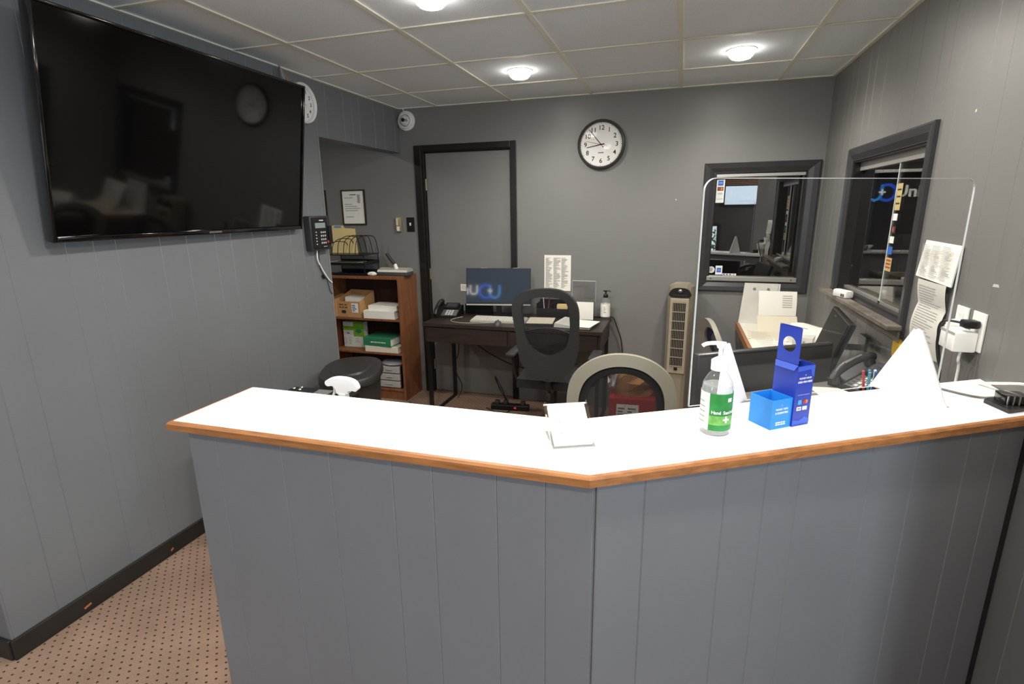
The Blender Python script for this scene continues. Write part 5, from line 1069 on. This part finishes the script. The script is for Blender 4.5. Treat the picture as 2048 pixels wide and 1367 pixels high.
G().box(-0.058, 0.038, -0.060, -0.0002, 0, 0.062, bv=0.005).o('adapter_body', WHITE, t, smooth=True); G().box(-0.056, 0.036, -0.0608, -0.0602, 0.052, 0.060).o('seam_strip', SILV, t)
G().tube([(0.02, -0.03, -0.0002), (0.016, -0.03, -0.03), (0.004, -0.02, -0.06), (0.0, -0.02, -0.20)], 0.004, 8, smooth=4).o('cord', WHITE, t, smooth=True)
t = T('black_plug', 'black plug with a cord drooping from the outlet above the adapter', 'plug', (XR-0.0075, 1.905, 1.214), -PI/2)
G().box(-0.018, 0.020, -0.040, -0.0002, -0.012, 0.012, bv=0.005).o('plug_body', BPLAS, t, smooth=True)
G().tube([(-0.016, -0.034, 0.0), (-0.055, -0.06, -0.002), (-0.085, -0.062, -0.03), (-0.098, -0.050, -0.09), (-0.112, -0.030, -0.16), (-0.122, -0.02, -0.205), (-0.13, -0.02, -0.32)], 0.0038, 8, smooth=5).o('cord', BPLAS, t, smooth=True)
t = T('sill_box', 'small white plastic sensor box resting on the service window sill', 'box', (3.058, 3.13, 1.1022), 0.35)
G().box(-0.022, 0.022, -0.055, 0.055, 0, 0.040, bv=0.010).o('shell', WHITE, t, smooth=True)
for y in (-0.02, -0.035): G().box(-0.0235, -0.0221, y-0.005, y+0.005, 0.008, 0.022).o('slot', DGREY, t)

# ------------------------------------------------------------------ waiting-side sign (seen mirrored in the desk monitor)
SY = YR+0.012
t = T('wall_sign', 'illuminated blue logo and white letters on the waiting room wall', 'sign', (0.60, SY, 1.66), PI)
SB = mat('sign_blue', (30, 80, 190), 0.4, emit=3.5); SA = mat('sign_azure', (66, 156, 226), 0.4, emit=2.2); SW = mat('sign_white', (226, 222, 210), 0.4, emit=3.0)
P = [(-0.15-0.13*math.cos(a), 0.12+0.13*math.sin(a)) for a in [D(40+k*20) for k in range(15)]]
G().tube([(u, -0.024, v) for u, v in P], 0.024, 8).o('logo_stroke', SB, t, smooth=True)
P = [(-0.23, 0.25), (-0.23, 0.08), (-0.26, 0.02), (-0.32, -0.01), (-0.39, 0.02), (-0.42, 0.08), (-0.42, 0.25)]
G().tube([(u, -0.024, v) for u, v in P], 0.024, 8).o('logo_stroke', SA, t, smooth=True)
g = G(); g.box(-0.28, -0.18, -0.052, -0.049, 0.115, 0.140).box(-0.2425, -0.2175, -0.0535, -0.0525, 0.08, 0.175); g.o('logo_plus', SW, t)
text('Uni', 0.27, SW, t, (0.0, -0.002, 0.13), ext=0.012, ax='LEFT', bold=0.004)

# ------------------------------------------------------------------ adjoining office beyond the service windows
t = T('office_column', 'pale grey column standing in the office beyond the side window', 'column', (3.70, 4.86, 0.0)); G().box(-0.035, 0.035, -0.05, 0.05, 0.02, 2.34).o('shaft', mat('column_grey', (150, 148, 140), 0.6), t); G().box(-0.05, 0.05, -0.065, 0.065, 0, 0.0195).o('foot', DGREY, t); G().box(-0.05, 0.05, -0.065, 0.065, 2.3405, 2.36).o('head', DGREY, t)
t = T('filing_cabinet', 'pale grey cabinet in the office beyond the side window', 'cabinet', (4.37, 6.12, 0.0)); G().box(-0.12, 0.14, -0.15, 0.25, 0, 1.28).o('body', mat('cabinet_grey', (150, 154, 158), 0.5), t)
for k in range(3): dd = G().box(-0.11, 0.13, -0.158, -0.1505, 0.05+0.41*k, 0.44+0.41*k).o('drawer', MATS['cabinet_grey'], t); G().box(-0.03, 0.05, -0.17, -0.1585, 0.30+0.41*k, 0.315+0.41*k).o('handle', ALU, dd)
for i, (x, y, z, w, d_, h, lab) in enumerate(((3.86, 4.70, 0.0, 0.46, 0.40, 0.90, 'tall tan storage carton in the office beyond the side window'), (3.84, 4.70, 0.9002, 0.40, 0.36, 0.16, 'flat tan carton on top of the tall carton in the office'))):
    t = T('storage_carton', lab, 'box', (x+0.12, y, z), 0.1*i); G().box(-w/2, w/2, -d_/2, d_/2, 0, h, bv=0.004).o('carton', mat('carton_tan', (186, 170, 134), 0.8), t); G().box(-0.025, 0.025, -d_/2-0.0006, -d_/2-0.0001, 0, h).o('tape', PAPER2, t)
lo = T('added_office_light', 'unseen round light added to lift the dark office beyond the windows', 'ceiling light', (3.95, 5.4, 2.3995)); put('trim_ring', rim, lo);  # unseen lamp, put in so the dark office gets some light
put('bulb', G().lathe([(0.0, -0.0035), (0.0598, -0.0035), (0.0598, -0.0005), (0.0, -0.0005)], 32).mesh('diffuser', mat('added_office_led', (255, 244, 220), 0.5, emit=60.0)), lo)

# ------------------------------------------------------------------ shrub outside the low waiting room window
t = T('garden_shrub', 'sunlit green shrub outside the low waiting room window', 'shrub', (2.80, YR-1.1, 0.0))
G().cyl((0, 0, 0), (0, 0, 0.6), 0.03, 0.02, seg=8).o('stem', mat('bark', (90, 70, 50), 0.9), t)
g = G(); random.seed(11)
for k in range(500):
    a = random.random()*2*PI; b = math.acos(2*random.random()-1); r = 0.55*random.random()**0.33; p = Vector((r*math.sin(b)*math.cos(a), 0.5*r*math.sin(b)*math.sin(a), 0.85+0.8*r*math.cos(b)))
    q = Euler((random.random()*6, random.random()*6, random.random()*6)).to_matrix(); s = 0.05
    g.quad(*[p+q @ Vector(v) for v in ((-s, 0, 0), (0, -s*0.4, 0), (s, 0, 0), (0, s*0.4, 0))])
fo = g.o('foliage', mat('leaf', (150, 176, 84), 0.6), t, fix=False); fo['kind'] = 'stuff'
struct(G().box(XW-2, XE+2, YR-6, YR-0.2, -0.1, -0.01).o('ground_outside', mat('gravel', (170, 165, 150), 0.9)))
